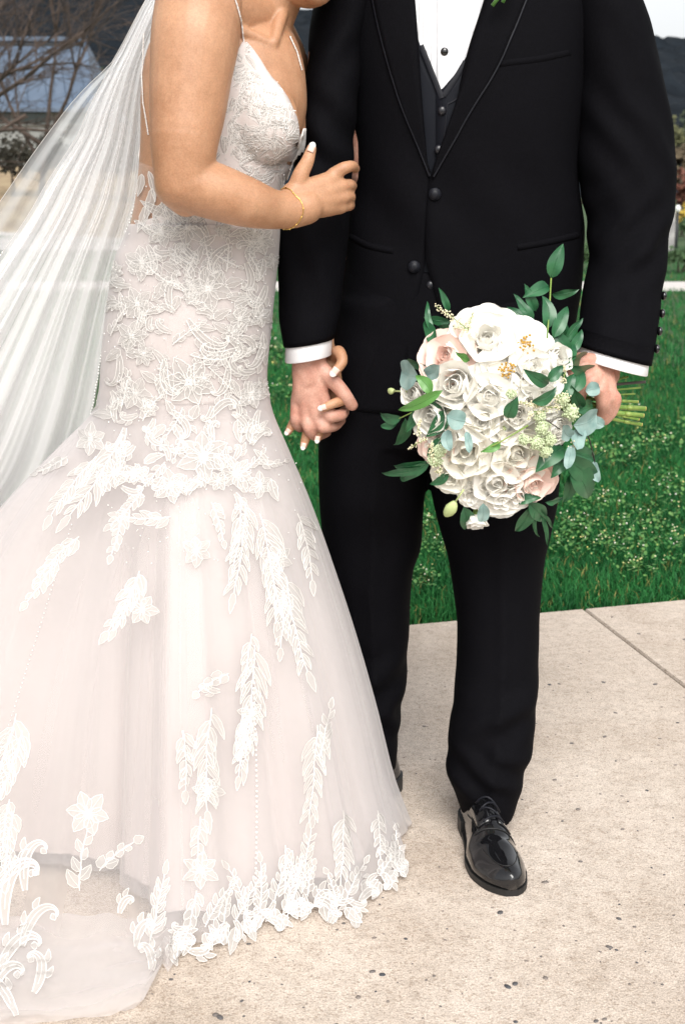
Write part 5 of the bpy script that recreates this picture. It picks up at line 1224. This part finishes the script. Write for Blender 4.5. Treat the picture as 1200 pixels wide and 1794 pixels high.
# hanging petal, buds, stems of the sprays
fo = bloom('tulip_flower', 835, 915, 30, 'w', 'cup', Y=2.2, tiltv=(.05, -.5, -.9))
def stemline(pts, r, m, name='stem', dY=0.0, Y=None):
    mb = MB(); mb.tube([P(x, y, (surfY(x, y) if Y is None else Y) + dY) for x, y in pts], r, 7); return mb.obj(name, m, bq)
for (b, t) in (((712, 686), (688, 685)), ((812, 858), (794, 884))):
    p0, p1 = P(*b, surfY(*b)), P(*t, surfY(*t)); mb = MB(); mb.tube([p0, p1], .0015, 6)
    s_ = .020 if t[1] > 800 else .011
    rows = []; d = (p1 - p0).normalized()
    for q, r_ in ((0, .15), (.15, .7), (.4, 1), (.7, .85), (.95, .4), (1.05, .05)): rows.append([p1 + d * s_ * (q * 2 - .4) + (d.orthogonal().normalized() * cos(a) + d.cross(d.orthogonal().normalized()) * sin(a)) * s_ * .5 * r_ * (1 + .12 * sin(3 * a)) for a in np.linspace(0, 2*pi, 12, endpoint=False)])
    mb.grid(rows, True, cap=True); mb.obj('flower_bud', M['bud'], bq)
stemline([(958, 592), (962, 540), (965, 487)], .0013, M['stem']); stemline([(735, 716), (704, 731), (690, 737)], .0010, M['stem']); stemline([(1018, 740), (1032, 770), (1042, 812)], .0011, M['stemdark'], dY=-.02)
stemline([(842, 792), (880, 772), (925, 745)], .0012, M['stem'], dY=-.03); stemline([(955, 735), (980, 752)], .001, M['stemdark'], dY=-.03)
def astilbe(pts, w, n, m=M['astilbe'], dY=-.02):
    mb = MB(); T = [P(x, y, surfY(x, y) + dY) for x, y in pts]
    mb.tube(T, .0008, 5, 1)
    for k in range(n):
        u = random.random(); j = min(int(u * (len(T) - 1)), len(T) - 2); p = T[j].lerp(T[j+1], u * (len(T) - 1) - j)
        rr = w * (1 - .75 * u) / 1100
        mb.ball(p + Vector((random.gauss(0, .55), random.gauss(0, .5), random.gauss(0, .55))) * rr, random.uniform(.0010, .0020), 5)
    return obj('astilbe_spray', mb.v, mb.f, [m, M['stem']], bq, None, True, mb.m)
for pts, w, n in [(((820, 578), (795, 558), (763, 536)), 11, 110), (((818, 578), (824, 562), (828, 548)), 6, 40), (((820, 578), (805, 572), (796, 576)), 6, 36), (((990, 690), (960, 700), (925, 712)), 11, 100), (((985, 715), (945, 712), (908, 704)), 9, 90), (((960, 720), (930, 722), (925, 735)), 7, 50), (((985, 672), (990, 650), (985, 640)), 8, 50),
                  (((745, 770), (728, 778), (716, 787)), 6, 40), (((765, 815), (755, 795), (757, 775)), 10, 80), (((735, 765), (732, 748), (737, 735)), 6, 40), (((1000, 770), (1005, 782), (997, 796)), 7, 40), (((772, 820), (768, 828), (762, 826)), 6, 30)]:
    astilbe(pts, w, n)
for (x, y, r) in [(950, 748, 15), (940, 775, 14), (917, 770, 10), (962, 770, 13), (1000, 722, 17), (985, 700, 13), (955, 790, 12), (945, 728, 11), (762, 805, 14), (770, 790, 12), (895, 690, 9)]:
    mb = MB(); c = P(x, y, surfY(x, y) - .012)
    for k in range(90):
        d = Vector((random.gauss(0, 1), random.gauss(-.6, 1), random.gauss(0, 1))).normalized(); mb.ball(c + d * r / 1130 * random.uniform(.8, 1.02), random.uniform(.0012, .0022), 5)
    mb.ball(c, r / 1130 * .8, 8); mb.obj('filler_blossom', M['filler'], bq)
# stems through the fist
for i, (x0, y0, x1, y1, r, m) in enumerate([(985, 676, 1130, 669, 2.6, M['stemdark']), (985, 690, 1122, 679, 1.8, M['stem']), (985, 700, 1112, 690, 1.6, M['stem']), (980, 702, 1129, 716, 4.8, M['stem']), (980, 712, 1126, 728, 4.2, M['stem']), (980, 718, 1123, 744, 3.6, M['stem']), (985, 684, 1100, 660, 1.8, M['stem']), (985, 696, 1116, 704, 2.8, M['stem']), (980, 708, 1118, 735, 2.6, M['stem'])]):
    a, b = P(x0, y0, 2.245 + .006 * (i % 3)), P(x1, y1, 2.262 + .007 * (i % 4)); mid = a.lerp(b, .55) + Vector((0, .004, -.003 + .002 * (i % 3)))
    mb = MB(); mb.tube([a, mid, b], r / 1080, 9); so = mb.obj('stem', m, bq)
    if r > 2.5 and m is M['stem']:
        mb = MB(); d = (b - mid).normalized(); mb.tube([b + d * .0002, b + d * .0012], r / 1080 * .93, 9); mb.obj('cut_end', M['cutend'], so)
        q = mid.lerp(b, .6); mb = MB(); mb.tube([q - d * .006, q, q + d * .006], [r / 1080 * 1.0, r / 1080 * 1.2, r / 1080 * 1.0], 9); mb.obj('stem_node', M['stem'], so)
